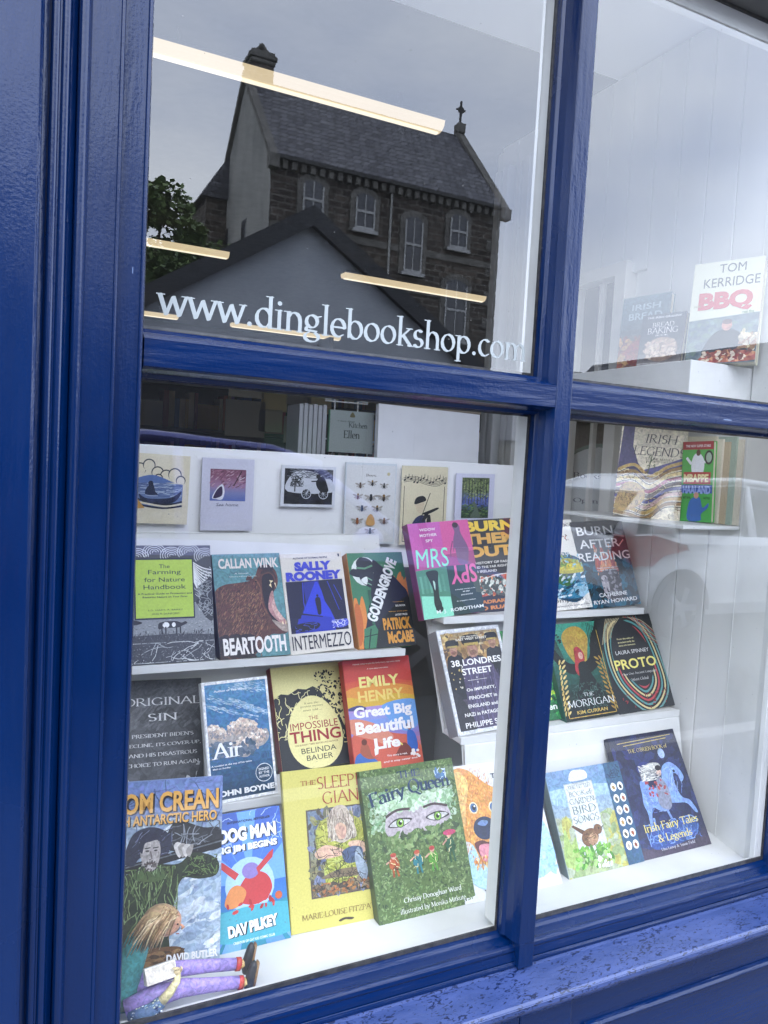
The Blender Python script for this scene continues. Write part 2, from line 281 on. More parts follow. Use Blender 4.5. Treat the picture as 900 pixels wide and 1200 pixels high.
# ---------------------------------------------------------------- flat print on covers and cards
PRINT = mat('printed_paper', '000000', rough=.42, scale=300, attr=True, spec=.4)
PAINTED = mat('painted_print', '000000', rough=.42, scale=95, attr=True, spec=.4, detail=9, art=True)
def smooth(pts, n=5, closed=True):
    out = []; m = len(pts)
    for i in range(m if closed else m-1):
        p0, p1, p2, p3 = [pts[(i+k) % m] if closed else pts[max(0, min(m-1, i+k))] for k in (-1, 0, 1, 2)]
        for j in range(n):
            t = j/n
            out.append(tuple(.5*((2*p1[a])+(-p0[a]+p2[a])*t+(2*p0[a]-5*p1[a]+4*p2[a]-p3[a])*t*t+(-p0[a]+3*p1[a]-3*p2[a]+p3[a])*t**3) for a in (0, 1)))
    if not closed: out.append(pts[-1])
    return out
class Art:
    def __init__(s, root, w, h, seed=1):
        s.root, s.w, s.h, s.k, s.rng = root, w, h, 0, random.Random(seed); s.mb = MB()
    def yy(s, jit=False):
        if jit: return -(.0005+.00004*s.k)-s.rng.random()*.00003
        s.k += 1; return -(.0005+.00004*s.k)
    def pt(s, p, y): return ((p[0]-.5)*s.w, y, p[1]*s.h)
    def P(s, pts, c, jit=False, clip=True):
        y = s.yy(jit); c = lin(c)
        if clip: pts = [(min(1, max(0, a)), min(1, max(0, b))) for a, b in pts]
        if len(pts) <= 4 and False: pass
        for t in tessellate_polygon([[Vector((a, b, 0)) for a, b in pts]]):
            s.mb.face([s.pt(pts[i], y) for i in t], c)
    def S(s, pts, c, jit=False, n=5): s.P(smooth(pts, n), c, jit)
    def Rc(s, x0, y0, x1, y1, c, jit=False): s.P([(x0, y0), (x1, y0), (x1, y1), (x0, y1)], c, jit)
    def E(s, cx, cy, rx, ry, c, rot=0, jit=False, n=16, a0=0, a1=360):
        co, si = math.cos(R(rot)), math.sin(R(rot)); A = s.w/s.h; ps = []
        for i in range(n):
            t = R(a0+(a1-a0)*i/(n if a1-a0 == 360 else n-1)); x, y = rx*math.cos(t), ry*math.sin(t)
            ps.append((cx+x*co-y*si, cy+(x*si+y*co)*A))
        s.P(ps, c, jit)      # rx, ry both in cover widths
    def L(s, pts, wd, c, jit=False, sm=0, closed=False):
        if sm: pts = smooth(pts, sm, closed)
        c = lin(c); y = s.yy(jit); A = s.w/s.h; n = len(pts); a = []; b = []
        for i, p in enumerate(pts):
            q0 = pts[max(i-1, 0)]; q1 = pts[min(i+1, n-1)]; dx, dy = q1[0]-q0[0], (q1[1]-q0[1])/A; l = math.hypot(dx, dy) or 1
            nx, ny = -dy/l*wd/2, dx/l*wd/2*A; a.append((p[0]+nx, p[1]+ny)); b.append((p[0]-nx, p[1]-ny))
        cl = lambda q: (min(1, max(0, q[0])), min(1, max(0, q[1])))
        for i in range(n-1): s.mb.face([s.pt(cl(q), y) for q in (a[i], a[i+1], b[i+1], b[i])], c)
    def grad(s, x0, y0, x1, y1, cols, n=14):
        y = s.yy(); cs = [lin(c) for c in cols]
        for i in range(n):
            t = (i+.5)/n*(len(cs)-1); j = min(int(t), len(cs)-2); f = t-j; c = tuple(cs[j][k]*(1-f)+cs[j+1][k]*f for k in range(3))
            v0, v1 = y0+(y1-y0)*i/n, y0+(y1-y0)*(i+1)/n
            s.mb.face([s.pt(q, y) for q in ((x0, v0), (x1, v0), (x1, v1), (x0, v1))], c)
    def scat(s, n, box, sz, cols, asp=.5, rot=None, shape=6, keep=None):
        for _ in range(n):
            x, y = s.rng.uniform(box[0], box[2]), s.rng.uniform(box[1], box[3])
            if keep and not keep(x, y): continue
            r = s.rng.uniform(*sz); s.E(x, y, r, r*asp, s.rng.choice(cols), s.rng.uniform(0, 180) if rot is None else rot+s.rng.uniform(-18, 18), True, shape)
        s.k += 1
    def curl(s, n, box, wd, cols, ln=.2, amp=.4, ang=(0, 360)):
        for _ in range(n):
            x, y = s.rng.uniform(box[0], box[2]), s.rng.uniform(box[1], box[3]); t = R(s.rng.uniform(*ang)); ps = [(x, y)]
            for i in range(6):
                t += s.rng.uniform(-amp, amp); x += math.cos(t)*ln/6; y += math.sin(t)*ln/6*s.w/s.h; ps.append((min(box[2], max(box[0], x)), min(box[3], max(box[1], y))))
            s.L(ps, wd, s.rng.choice(cols), True)
        s.k += 1
    def T(s, txt, cx, cy, w, h, c, font='sans', bold=.02, name='title', rot=0, shear=0, wt=.075):
        """text fitted in a box w (cover widths) by h (cover heights), centred"""
        V, F = sans(txt, bold) if font == 'sans' else roman(txt, wt=wt, shear=shear)
        if not V: return
        y = s.yy(); W, H = w*s.w, h*s.h; co, si = math.cos(R(rot)), math.sin(R(rot)); mb = MB()
        for v in V:
            x, z = (v[0]-.5)*W, (v[1]-.5)*H
            if font == 'sans': x += z*shear
            mb.V.append(((cx-.5)*s.w+x*co-z*si, y-v[2], cy*s.h+x*si+z*co))
        mb.F = list(F); mb.C = [lin(c)]*len(F); mb.build(name, PRINT, s.root)
    def done(s, name='cover_illustration', m=None):
        if s.mb.F: s.mb.build(name, m or PRINT, s.root)
# ---------------------------------------------------------------- cover designs
def farming(a):
    
    for cx_, cy_ in ((.05, .93), (.22, .9), (.4, .94), (.58, .91), (.76, .94), (.94, .9)):
        for r in (.02, .045, .07, .095, .12): a.L([(cx_+r*math.cos(t), cy_+r*.62*math.sin(t)) for t in [i*.42 for i in range(10)]], .008, 'cfd3d6', jit=True)
    a.P([(0, .2), (1, .2), (1, .5), (0, .5)], '8e9397')
    a.scat(500, (0, .2, 1, .4), (.006, .016), ['5a5f64', 'b4b8bb', '777c80'], .25, 0, 4)
    for i in range(12): a.L([(.78, .86-.012*i), (.9, .8-.025*i), (1, .78-.03*i)], .012, 'f0f2f2', sm=4)
    a.curl(50, (.8, .42, 1, .82), .005, ['dfe3e4', 'a8adb0'], .2, .2, (-60, -30))
    a.S([(.88, .42), (.82, .5), (.88, .56), (.84, .62), (.93, .68), (1, .7), (1, .36), (.93, .36)], '2e3236'); a.curl(60, (.84, .38, 1, .68), .006, ['9aa0a4'], .08, 1)
    a.P([(0, 0), (1, 0), (1, .22), (.6, .24), (0, .23)], '3b3f44'); a.scat(700, (0, 0, 1, .25), (.004, .01), ['8f9498', '60656a', '25282c'], .4, None, 4)
    a.curl(30, (0, .01, 1, .17), .006, ['d6dadc', 'b0b5b9'], .34, .5); a.scat(200, (0, .0, 1, .2), (.006, .02), ['2e3236', '4a4f55'], .4); a.scat(90, (0, .2, 1, .26), (.01, .03), ['2b2e32'], .2, 80, 4)
    a.S([(.42, .31), (.45, .34), (.6, .345), (.66, .33), (.7, .34), (.72, .325), (.67, .305), (.62, .29), (.48, .29), (.43, .28)], '23262a'); a.E(.5, .315, .035, .03, 'f2f3f3'); a.E(.58, .315, .02, .025, 'f2f3f3')
    for x in (.45, .49, .6, .64): a.Rc(x, .24, x+.014, .3, '23262a')
    a.S([(.1, .37), (.2, .36), (.26, .34), (.2, .325), (.1, .33)], '1e2124')
    a.Rc(.185, .365, .805, .885, '1f2a33'); a.Rc(.2, .378, .792, .872, 'b7d44a')
    for t, y, w_, h_ in (('The', .815, .11, .033), ('Farming', .76, .34, .05), ('for Nature', .7, .42, .038), ('Handbook', .637, .44, .038)): a.T(t, .5, y, w_, h_, '24402f', bold=.004)
    a.T('A Practical Guide to Protecting and', .5, .578, .56, .02, '24402f', name='subtitle'); a.T('Restoring Nature on Your Farm', .5, .55, .46, .02, '24402f', name='subtitle')
    a.T('S.D. HART, R. BARRY', .5, .44, .36, .015, '24402f', bold=0, name='author_name'); a.T('AND R. DUNFORD', .5, .41, .28, .015, '24402f', bold=0, name='author_name')
    a.S([(0, .87), (.12, .93), (.18, .87), (.12, .87), (.08, .79), (.03, .84), (0, .8)], '1b2530'); a.P([(.04, .84), (.1, .86), (.08, .8)], 'e8e8e6')
def beartooth(a):
    a.grad(0, 0, 1, 1, ['4a7377', '5f9396', '5a9096'])
    a.S([(0, .64), (.14, .7), (.34, .715), (.5, .73), (.6, .78), (.66, .86), (.76, .875), (.88, .85), (.93, .78), (.92, .68), (.84, .6), (.8, .5), (.86, .36), (1, .3), (1, .22), (.9, .2), (.74, .2), (.62, .1), (.3, -.05), (-.05, -.05), (-.05, .5)], '5b3626', n=6)
    inside = lambda x, y: y < .72-.1*abs(x-.5) and x+y*.3 < .82 and not (x > .6 and y < .25)
    a.scat(1100, (0, .02, .72, .73), (.012, .04), ['6f4530', '7d5138', '452719', '8a6044', '5e3b29', '3a2116'], .16, 60, 5, inside)
    a.scat(260, (.2, .2, .68, .62), (.012, .03), ['94694a', 'a2754f'], .16, 50, 5, inside)
    a.scat(200, (.0, .0, .5, .22), (.02, .06), ['1d1512', '2a1b15'], .5, 0, 6)
    a.S([(.70, .76), (.78, .795), (.85, .78), (.875, .72), (.86, .64), (.84, .58), (.83, .49), (.87, .4), (.97, .32), (.91, .28), (.78, .36), (.705, .48), (.685, .62)], '1a1213', n=6); a.S([(.68, .8), (.76, .85), (.86, .83), (.91, .76), (.9, .72), (.87, .78), (.8, .81), (.73, .795)], '3c2a24', n=6); a.L([(.6, .74), (.66, .66), (.66, .52), (.72, .4)], .02, '7d5138', sm=5); a.E(.6, .72, .018, .012, '120c0a', n=10); a.S([(.46, .735), (.49, .78), (.54, .775), (.54, .74)], '4a2e20')
    a.S([(.76, .52), (.8, .6), (.84, .62), (.85, .52), (.9, .4), (1, .32), (.94, .29), (.82, .36), (.75, .44)], 'b98a86', n=6); a.S([(.8, .48), (.84, .54), (.86, .46), (.96, .34), (.86, .36)], 'd8b0a6', n=6)
    a.S([(.78, .34), (.9, .24), (1, .22), (1, .28), (.9, .31)], 'a9998c')
    for p in ([(.8, .73), (.86, .72), (.82, .7)], [(.79, .68), (.82, .7), (.83, .65)], [(.87, .7), (.89, .7), (.9, .64)], [(.92, .3), (.94, .33), (.95, .29)], [(.97, .3), (.985, .33), (.99, .29)]): a.P(p, 'f0dcae')
    a.S([(.66, .85), (.7, .88), (.8, .885), (.88, .86), (.86, .82), (.76, .83)], '2b2426')
    a.Rc(.7, 0, 1, .1, '5f9396'); a.S([(.6, 0), (.66, .16), (.8, .2), (.9, .14), (1, .12), (1, 0)], '5b8c90')
    a.T('CALLAN WINK', .52, .905, .88, .1, 'e9e2dc', bold=.03); a.T('A Novel', .4, .805, .2, .014, 'dfe6e4', bold=0, name='subtitle'); a.T('Author of an earlier prize winning book', .42, .775, .4, .014, 'dfe6e4', bold=0, name='subtitle')
    a.T('BEARTOOTH', .5, .115, .9, .16, 'f0ebe6', bold=.035)
def intermezzo(a):
    a.Rc(.035, .2, .955, .715, '151a3a'); B = '2b3fd0'
    a.P([(.32, .7), (.56, .715), (.62, .42), (.72, .2), (.1, .2), (.2, .34)], '1c2a8c')
    a.P([(.5, .7), (.54, .7), (.76, .28), (.24, .38)], B); a.P([(.12, .24), (.2, .4), (.7, .33), (.75, .2), (.1, .2)], '2233ae')
    a.P([(.22, .38), (.56, .34), (.56, .35), (.2, .4)], '0f1430'); a.P([(.56, .71), (.94, .71), (.95, .35), (.78, .3), (.62, .5)], '0e1230'); a.P([(.035, .71), (.3, .71), (.32, .5), (.2, .34), (.035, .36)], '0e1230')
    a.L([(.3, .7), (.28, .5), (.3, .4)], .012, '2b3fd0'); a.L([(.7, .7), (.84, .4)], .01, '2a3cc0'); a.L([(.8, .66), (.9, .5)], .008, '3a4cd0')
    a.E(.51, .56, .018, .02, '0a0d20'); a.S([(.47, .53), (.55, .53), (.545, .4), (.53, .37), (.49, .37), (.48, .42)], '0a0d20')
    a.S([(.06, .26), (.16, .29), (.4, .3), (.5, .27), (.42, .225), (.2, .21), (.06, .22)], '090c1c'); a.curl(16, (.1, .22, .45, .29), .006, ['3a49b8'], .1)
    a.S([(.68, .25), (.78, .28), (.86, .3), (.95, .3), (.95, .24), (.8, .22)], '4a55c8'); a.curl(22, (.68, .225, .94, .3), .01, ['d8dcf4', '8c96e0'], .08, .9)
    a.T('AUTHOR OF NORMAL PEOPLE', .47, .95, .56, .018, '3a3f52', name='subtitle'); a.T('SALLY', .5, .865, .6, .095, '3d46c4', bold=.07, name='author_name'); a.T('ROONEY', .5, .765, .9, .095, '3d46c4', bold=.07, name='author_name')
    a.T('INTERMEZZO', .5, .105, .94, .14, '23252c', bold=.0)
    a.Rc(.93, .95, .955, .98, '3a3f52')
def grove(a):
    a.E(.28, .8, .24, .24, 'dfe8e2'); a.scat(40, (.7, .5, 1, .7), (.03, .07), ['e08a35', 'c96f2a'], .35, 70)
    a.S([(.85, .74), (.92, .78), (.93, .7), (1, .68), (1, .5), (.9, .5), (.8, .62)], 'e08a35'); a.S([(.0, .46), (.06, .52), (.09, .44), (.16, .54), (.2, .4), (.18, .2), (.1, 0), (0, 0)], 'e08a35'); a.S([(.0, .4), (.08, .46), (.12, .3), (.08, .1), (0, .05)], 'c66a28')
    a.S([(.44, .92), (.6, .84), (.74, .76), (.9, .64), (1, .5), (1, -.05), (.12, -.05), (.2, .3), (.3, .5), (.36, .66), (.42, .76)], '1d2226')
    a.S([(.0, .78), (.06, .83), (.14, .83), (.14, .9), (.22, .95), (.34, .94), (.42, .9), (.44, .83), (.5, .84), (.44, .79), (.3, .76), (.14, .74)], '1c2327'); a.L([(.13, .84), (.28, .83), (.42, .86)], .03, '5c8f6c')
    a.S([(.18, .76), (.3, .79), (.42, .78), (.4, .66), (.36, .62), (.24, .66), (.17, .72)], '222a2e'); a.S([(.2, .72), (.3, .74), (.28, .66), (.2, .69)], 'e4ebe6'); a.L([(.3, .73), (.38, .7)], .02, '7fa88b'); a.L([(.28, .68), (.36, .65)], .015, '7fa88b')
    a.P([(.08, .02), (.12, .2), (.32, .24), (.36, .18), (.28, 0), (.1, 0)], '3f7d56'); a.L([(.16, 0), (.24, .2)], .02, '16301f'); a.L([(.1, .12), (.34, .14)], .015, '16301f'); a.L([(.3, .24), (.3, .6)], .05, '2d5a3f')
    a.T('GOLDENGROVE', .53, .6, 1.12, .125, 'eef1ee', bold=.05, rot=62)
    a.T('A novel by the author of', .79, .46, .2, .012, 'd9a24a', name='subtitle'); a.T('BIG BOOK', .82, .42, .18, .02, 'f0f0ea', name='subtitle'); a.T('Winner of the prize', .76, .36, .34, .012, 'd9a24a', name='subtitle'); a.T('LATEST PRIZE', .81, .325, .22, .02, 'f0f0ea', name='subtitle')
    a.T('PATRICK', .71, .235, .5, .125, 'dc9a3c', bold=.05, name='author_name'); a.T('McCABE', .74, .095, .46, .125, 'dc9a3c', bold=.05, name='author_name')
def spy(a):
    a.grad(0, .5, 1, 1, ['b0568e', 'c85aa8', 'c060b0']); a.P([(.5, .52), (1, .5), (1, 1), (.52, 1)], 'cf5b98'); a.P([(.2, .6), (.34, .6), (.3, 1), (.16, 1)], 'b84e9c'); a.P([(.5, .5), (1, .48), (1, .66), (.52, .64)], 'a2487e')
    a.S([(.72, .95), (.8, .97), (.84, .93), (.84, .86), (.92, .7), (.9, .6), (.86, .52), (.72, .54), (.7, .7), (.66, .66), (.7, .8), (.74, .88)], '7a5a80'); a.E(.77, .95, .05, .04, '3a2b3c'); a.L([(.68, .78), (.62, .68), (.6, .6)], .02, '8a4a78')
    a.P([(0, 0), (.48, 0), (.5, .52), (0, .5)], '4e8a72'); a.P([(0, 0), (.48, 0), (.48, .2), (.02, .24)], '8fe0c0'); a.P([(.48, 0), (1, 0), (1, .51), (.5, .52)], '26403f')
    for i in range(6): a.Rc(.04+.07*i, .26, .075+.07*i, .44, '5b9a80' if i % 2 else '67a98e')
    a.S([(.16, .48), (.34, .48), (.32, .36), (.3, .22), (.32, .12), (.24, .08), (.2, .14), (.22, .28), (.18, .4)], '1d2d2a'); a.E(.27, .09, .06, .05, '14201e'); a.S([(.24, .38), (.27, .36), (.25, .28)], 'b9dccb')
    for i, t in enumerate(('WIDOW', 'MOTHER', 'SPY')): a.T(t, .3, .925-.06*i, (.26, .28, .12)[i], .03, 'f3e8f0', name='subtitle')
    a.T('MRS', .3, .62, .52, .2, '8fe6c8', bold=.0, shear=.1); a.T('SPY', .76, .42, .44, .2, 'e0679e', bold=.02, rot=180, shear=.05)
    a.T('A fearless woman, a city', .74, .26, .34, .014, 'e8efea', name='subtitle'); a.T('at war', .75, .235, .12, .014, 'e8efea', name='subtitle'); a.T('JOHN BANVILLE', .75, .2, .2, .016, 'e8efea', name='subtitle'); a.T('A gripping debut', .72, .14, .32, .014, 'e8efea', name='subtitle')
    a.T('M. J.  ROBOTHAM', .6, .055, .78, .045, 'eef4f0', name='author_name')
def burnout(a):
    a.S([(0, .33), (.2, .36), (.5, .38), (1, .42), (1, .19), (.6, .2), (0, .17)], 'c9694a'); a.scat(200, (.1, .2, 1, .38), (.02, .06), ['d9603c', 'b8452c', 'e8925a', '6a6a60', '3c4a46', 'c8ccc0'], .6); a.scat(120, (.1, .2, .65, .36), (.02, .05), ['2f4240', '5a6e68', 'd8dcd0', '20282a'], .6)
    a.L([(0, .335), (.3, .36), (.5, .39), (.8, .4), (1, .43)], .012, 'e8e4dc', sm=4)
    cs = ['e8b84a', 'e0a050', 'd9a860']
    a.T('BURN', .52, .925, .86, .115, 'e9c64a', bold=.05); a.T('THEM', .5, .79, .9, .115, 'dba858', bold=.05); a.T('OUT!', .5, .65, .86, .12, 'e2ab55', bold=.05)
    for i, t in enumerate(('A HISTORY OF FASCISM', 'AND THE FAR RIGHT', 'IN IRELAND')): a.T(t, (.5, .43, .34)[i], .53-.045*i, (.76, .62, .38)[i], .026, 'e6e2da', name='subtitle')
    a.T('PADRAIG OG', .5, .115, .7, .04, 'd88c48', bold=.05, name='author_name'); a.T('O RUAIRC', .5, .05, .66, .042, 'd88c48', bold=.05, name='author_name')
def earth(a):
    a.T('peace', .8, .93, .42, .05, '2c2c2c', 'roman', wt=.05); a.T('Atlas', .55, .62, .5, .06, '3a6f86', 'roman'); a.scat(8, (.7, .76, .85, .84), (.01, .025), ['b4552a', '6e5a40'], .6)
    a.E(.72, .3, .44, .44, '1d5576', n=26); a.E(.7, .34, .38, .34, '2f7fa0'); a.E(.6, .36, .2, .16, '3c6c3a'); a.E(.9, .2, .18, .12, '9cc6dc'); a.scat(120, (.3, .14, 1, .5), (.02, .07), ['e4eef2', '4b96b6', '174866', 'a8cadb', '1a3d50'], .35, 20)
    a.S([(.4, .5), (.7, .56), (1, .5), (1, .4), (.5, .4)], 'b9b13c'); a.S([(.5, .47), (.8, .5), (1, .46), (1, .43), (.5, .43)], 'dccb3e'); a.scat(60, (.3, .46, 1, .6), (.02, .05), ['5c8a3c', '6a4a2c', '9fb35a', '8fc4d8'], .4)
    a.S([(0, .1), (.3, .13), (.7, .07), (1, .16), (1, 0), (0, 0)], 'efece4'); a.T('Thompson', .45, .1, .8, .06, '2c2c2c', 'roman', wt=.05, name='author_name'); a.T('A journey through the world we made', .55, .04, .8, .018, '444444', name='subtitle')
def reading(a):
    a.grad(0, 0, 1, 1, ['14303e', '1f5a72', '1c4458', '1a2434', '161a26']); a.scat(260, (0, 0, 1, .5), (.03, .1), ['1f6a84', '17465c', '12303e', '0f2028'], .6)
    a.S([(.3, .42), (.34, .6), (.42, .52), (.46, .72), (.54, .56), (.6, .66), (.68, .5), (.66, .4)], 'b3402c'); a.S([(.38, .4), (.42, .54), (.5, .48), (.54, .58), (.6, .42)], 'e88a52'); a.scat(50, (.28, .36, .7, .7), (.02, .05), ['c8452e', 'e8a070', 'a83838', 'f0c0a0'], .4, 80)
    a.S([(.36, .4), (.66, .42), (.7, .2), (.62, .06), (.42, .1), (.34, .26)], '39323c'); a.S([(.34, .34), (.46, .34), (.44, .12), (.36, .12)], 'b8b0b4'); a.scat(60, (.34, .1, .68, .4), (.02, .05), ['55505c', '241f28', '8d8890'], .5)
    a.L([(.84, .7), (.94, .76)], .02, 'd8b0a8')
    a.T('BURN', .42, .885, .7, .1, 'f0f0f0', bold=.01); a.T('AFTER', .46, .735, .78, .1, 'f0f0f0', bold=.01); a.T('READING', .5, .585, 1.0, .1, 'f0f0f0', bold=.01)
    a.T('Some secrets should', .5, .45, .4, .018, 'd8d8dc', name='subtitle'); a.T('never be written', .5, .425, .4, .018, 'd8d8dc', name='subtitle')
    a.T('CATHERINE', .5, .145, .54, .045, 'f0f0f0', name='author_name'); a.T('RYAN HOWARD', .52, .07, .84, .045, 'f0f0f0', name='author_name')
def sin(a):
    a.grad(0, 0, 1, 1, ['2b2d31', '43454a', '5b5d62']); a.E(.5, .42, .36, .5, '4b4d51', n=24); a.E(.5, .52, .26, .3, '35373b'); a.S([(.0, .12), (.2, .0), (0, 0)], 'b8babd'); a.S([(.86, .0), (.93, .14), (.95, .2), (.8, .1), (.76, 0)], 'b8babd'); a.scat(160, (.1, .05, .9, .6), (.04, .1), ['45474c', '3d3f44', '4e5055'], .5)
    for i in range(5):
        a.L([(.05+.03*i, .5+.05*i), (.25+.05*i, .72+.035*i), (.5+.02*i, .93-.02*i)], .07, ('6d6f74', '55575c')[i % 2], sm=5); a.L([(.98-.03*i, .5+.05*i), (.78-.04*i, .72+.035*i), (.56-.01*i, .93-.02*i)], .07, ('4d4f54', '65676c')[i % 2], sm=5)
    a.scat(220, (.05, .55, .95, .98), (.03, .08), ['5b5d62', '505257', '66686d'], .25, 40)
    a.T('ORIGINAL', .5, .79, .98, .075, 'eeeeee', 'roman', wt=.06); a.T('SIN', .5, .64, .36, .07, 'eeeeee', 'roman', wt=.06)
    for i, t in enumerate(("PRESIDENT BIDEN'S", 'DECLINE, ITS COVER-UP,', 'AND HIS DISASTROUS', 'CHOICE TO RUN AGAIN')): a.T(t, .5, .47-.088*i, (.76, .94, .84, .88)[i], .034, 'e2e2e2', 'roman', wt=.07, name='subtitle')
    a.T('J TAPPER', .5, .02, .6, .03, 'e2e2e2', name='author_name')
def air(a):
    a.grad(.03, .02, .97, .98, ['22405a', '2e5a80', '4c7fae', '3d78a8', '5c92b8']); 
    for x0, y0, x1, y1, n in ((.08, .86, .9, .7, 150), (.05, .8, .8, .66, 90), (.4, .84, .96, .68, 120), (.4, .93, .95, .89, 90), (.5, .97, .95, .93, 60)):
        for _ in range(n):
            t = a.rng.random(); a.E(x0+(x1-x0)*t, y0+(y1-y0)*t+a.rng.gauss(0, .012), a.rng.uniform(.02, .06)*(1-t*.4), a.rng.uniform(.002, .008), a.rng.choice(['9dbcd4', 'b4cadb', '86abc8', 'c8d8e4', '7aa2c4']), -20, True, 6)
        a.k += 1
    a.S([(.03, .62), (.14, .64), (.24, .58), (.34, .54), (.4, .62), (.55, .66), (.7, .64), (.8, .55), (.92, .55), (.95, .48), (.86, .42), (.72, .4), (.6, .34), (.45, .36), (.3, .44), (.1, .46), (.03, .48)], 'a9a3a0')
    for cx_, cy_, r in ((.12, .58, .1), (.24, .55, .08), (.42, .58, .1), (.55, .6, .11), (.68, .58, .1), (.82, .5, .09), (.7, .46, .12), (.55, .44, .12)):
        
        for _ in range(110):
            t, g = a.rng.uniform(0, 6.28), a.rng.random()**.5; sh = math.sin(t)*g; a.E(cx_+r*g*math.cos(t), cy_+r*.6*sh, *(a.rng.uniform(.008, .022),)*2, a.rng.choice(['eddccb', 'f4ece2', 'dcc6b4'] if sh > .2 else ['c4b0a4', 'a89c98', 'd2bcaa', '8c8c94']), 0, True, 7)
        a.k += 1
    a.scat(80, (.05, .36, .7, .48), (.03, .06), ['5f7084', '4b6076', '6f7c8c'], .6)
    a.T('Author of The Heart', .42, .915, .5, .018, 'eef2f4', name='subtitle'); a.T('Air', .3, .42, .46, .13, 'f6f8fa', 'roman', wt=.09); a.T('A novelist at the top of his game', .35, .3, .6, .018, 'eef2f4', name='subtitle'); a.T('Mail on Sunday', .2, .275, .26, .016, 'eef2f4', name='subtitle')
    a.E(.82, .19, .13, .13, 'dfe6ea', n=22); a.E(.82, .19, .12, .12, '2c4a66', n=22)
    for i, t in enumerate(('SIGNED', 'BY THE', 'AUTHOR')): a.T(t, .82, .22-.03*i, .16, .02, 'eef2f4', name='seal_lettering')
    a.T('JOHN BOYNE', .52, .065, .88, .06, 'f4f6f6', bold=.05, name='author_name')
    for q in ((0, 0, 1, .025), (0, .975, 1, 1), (0, 0, .035, 1), (.965, 0, 1, 1)): a.Rc(*q, 'e6e8ea')
def egg(a):
    a.P([(0, 0), (1, 0), (1, .3), (.97, .46), (.92, .36), (.87, .48), (.8, .44), (.76, .58), (.7, .66), (.64, .74), (.55, .78), (.45, .755), (.34, .77), (.2, .72), (.1, .735), (0, .69)], '22262a')
    a.curl(34, (0, .3, .5, .74), .009, ['f0e8a0', 'e8e0a8'], .2, .9); a.curl(14, (.78, .2, 1, .5), .01, ['f0e8a0'], .14, 1)
    a.scat(90, (.6, .62, .98, .92), (.008, .026), ['22262a'], .6, None, 5); a.scat(60, (.74, .42, 1, .7), (.01, .03), ['22262a'], .6, None, 5); a.scat(24, (.56, .6, .78, .76), (.01, .02), ['f0e8a0'], .35, None, 4)
    e = [(.5+.375*math.sin(t)*(1-.13*math.cos(t)), .34+.35*math.cos(t)) for t in [2*math.pi*i/40 for i in range(40)]]; a.P(e, 'f0e7a2')
    for i, t in enumerate(('It was the', 'greatest mystery', 'never told ...')): a.T(t, .5, .62-.034*i, (.2, .32, .26)[i], .02, '8a8050', 'roman', name='subtitle')
    a.T('THE', .5, .475, .13, .035, 'a0272c', bold=.0); a.T('IMPOSSIBLE', .5, .405, .66, .07, 'a0272c', bold=.0); a.T('THING', .5, .305, .7, .11, 'a0272c', bold=.02)
    a.T('THE SUNDAY TIMES BESTSELLING AUTHOR', .5, .228, .6, .015, '9a7a50', name='subtitle'); a.T('BELINDA', .52, .17, .48, .05, '33302a', bold=.0, name='author_name'); a.T('BAUER', .52, .1, .36, .05, '33302a', bold=.0, name='author_name')
def emily(a):
    a.grad(0, .5, 1, 1, ['e0a83a', 'd98a3a', 'cf5a3c', 'c8403c', 'c43a3e']); a.S([(0, .9), (.3, .96), (.7, .9), (1, .84), (1, .76), (.5, .82), (0, .8)], 'c4443a'); a.S([(0, .72), (.5, .76), (1, .7), (1, .55), (0, .55)], 'dd9440'); a.S([(0, .66), (.3, .62), (.6, .66), (1, .62), (1, .54), (0, .54)], 'd9b03e')
    a.grad(0, 0, 1, .56, ['cf4a40', 'd8734a', '8f7cc0', '7f9ad8', 'b290c8']); a.S([(0, .56), (.16, .58), (.26, .55), (.2, .53), (0, .54)], '3f4478'); a.S([(.5, .56), (1, .58), (1, .36), (.8, .3), (.6, .4)], '6ba0dc'); a.S([(0, .3), (.3, .36), (.6, .3), (.9, .24), (1, .1), (1, 0), (0, 0)], 'd0604a'); a.S([(0, .34), (.3, .26), (.5, .2), (.6, .28), (.3, .42), (0, .46)], 'd88a70')
    a.S([(.02, .12), (.1, .16), (.2, .14), (.34, .06), (.3, 0), (0, 0)], '3f6cb4'); a.S([(.1, .16), (.14, .24), (.22, .22), (.26, .12), (.34, .1), (.2, .1)], 'a85a42'); a.E(.17, .25, .04, .04, '6a3424'); a.P([(.3, .18), (.37, .2), (.35, .13), (.3, .12)], 'f4f0ea')
    a.S([(.82, .3), (.92, .28), (.95, .16), (.9, .1), (.8, .14)], '2f62b8'); a.E(.86, .345, .045, .05, '5a2f26'); a.E(.855, .33, .03, .035, '8a4a34'); a.S([(.62, .12), (.74, .2), (.84, .14), (.84, .08), (.62, .09)], '7a3428'); a.L([(.66, .22), (.72, .18)], .02, 'e8d870')
    a.scat(9, (.8, .06, .98, .12), (.02, .03), ['f4ece6'], .8)
    a.T('EMILY', .5, .785, .6, .1, 'ecdf86', bold=.03, name='author_name'); a.T('HENRY', .5, .655, .68, .1, 'ecd070', bold=.03, name='author_name')
    a.T('Great Big', .5, .5, .86, .125, 'f6f2f2', bold=.04); a.T('Beautiful', .5, .375, .86, .115, 'f6f2f2', bold=.04); a.T('Life', .5, .22, .38, .1, 'f6f2f2', bold=.04)
    a.T('Nobody writes it quite like Emily Henry, says every reader', .5, .955, .72, .016, 'f0dcd0', name='subtitle'); a.T('A story about everything', .5, .905, .32, .014, 'f0dcd0', name='subtitle')
    a.T('This story is real,', .62, .1, .3, .022, 'f4e6e0', name='subtitle'); a.T('and it may never end', .66, .05, .5, .022, 'f4e6e0', name='subtitle')
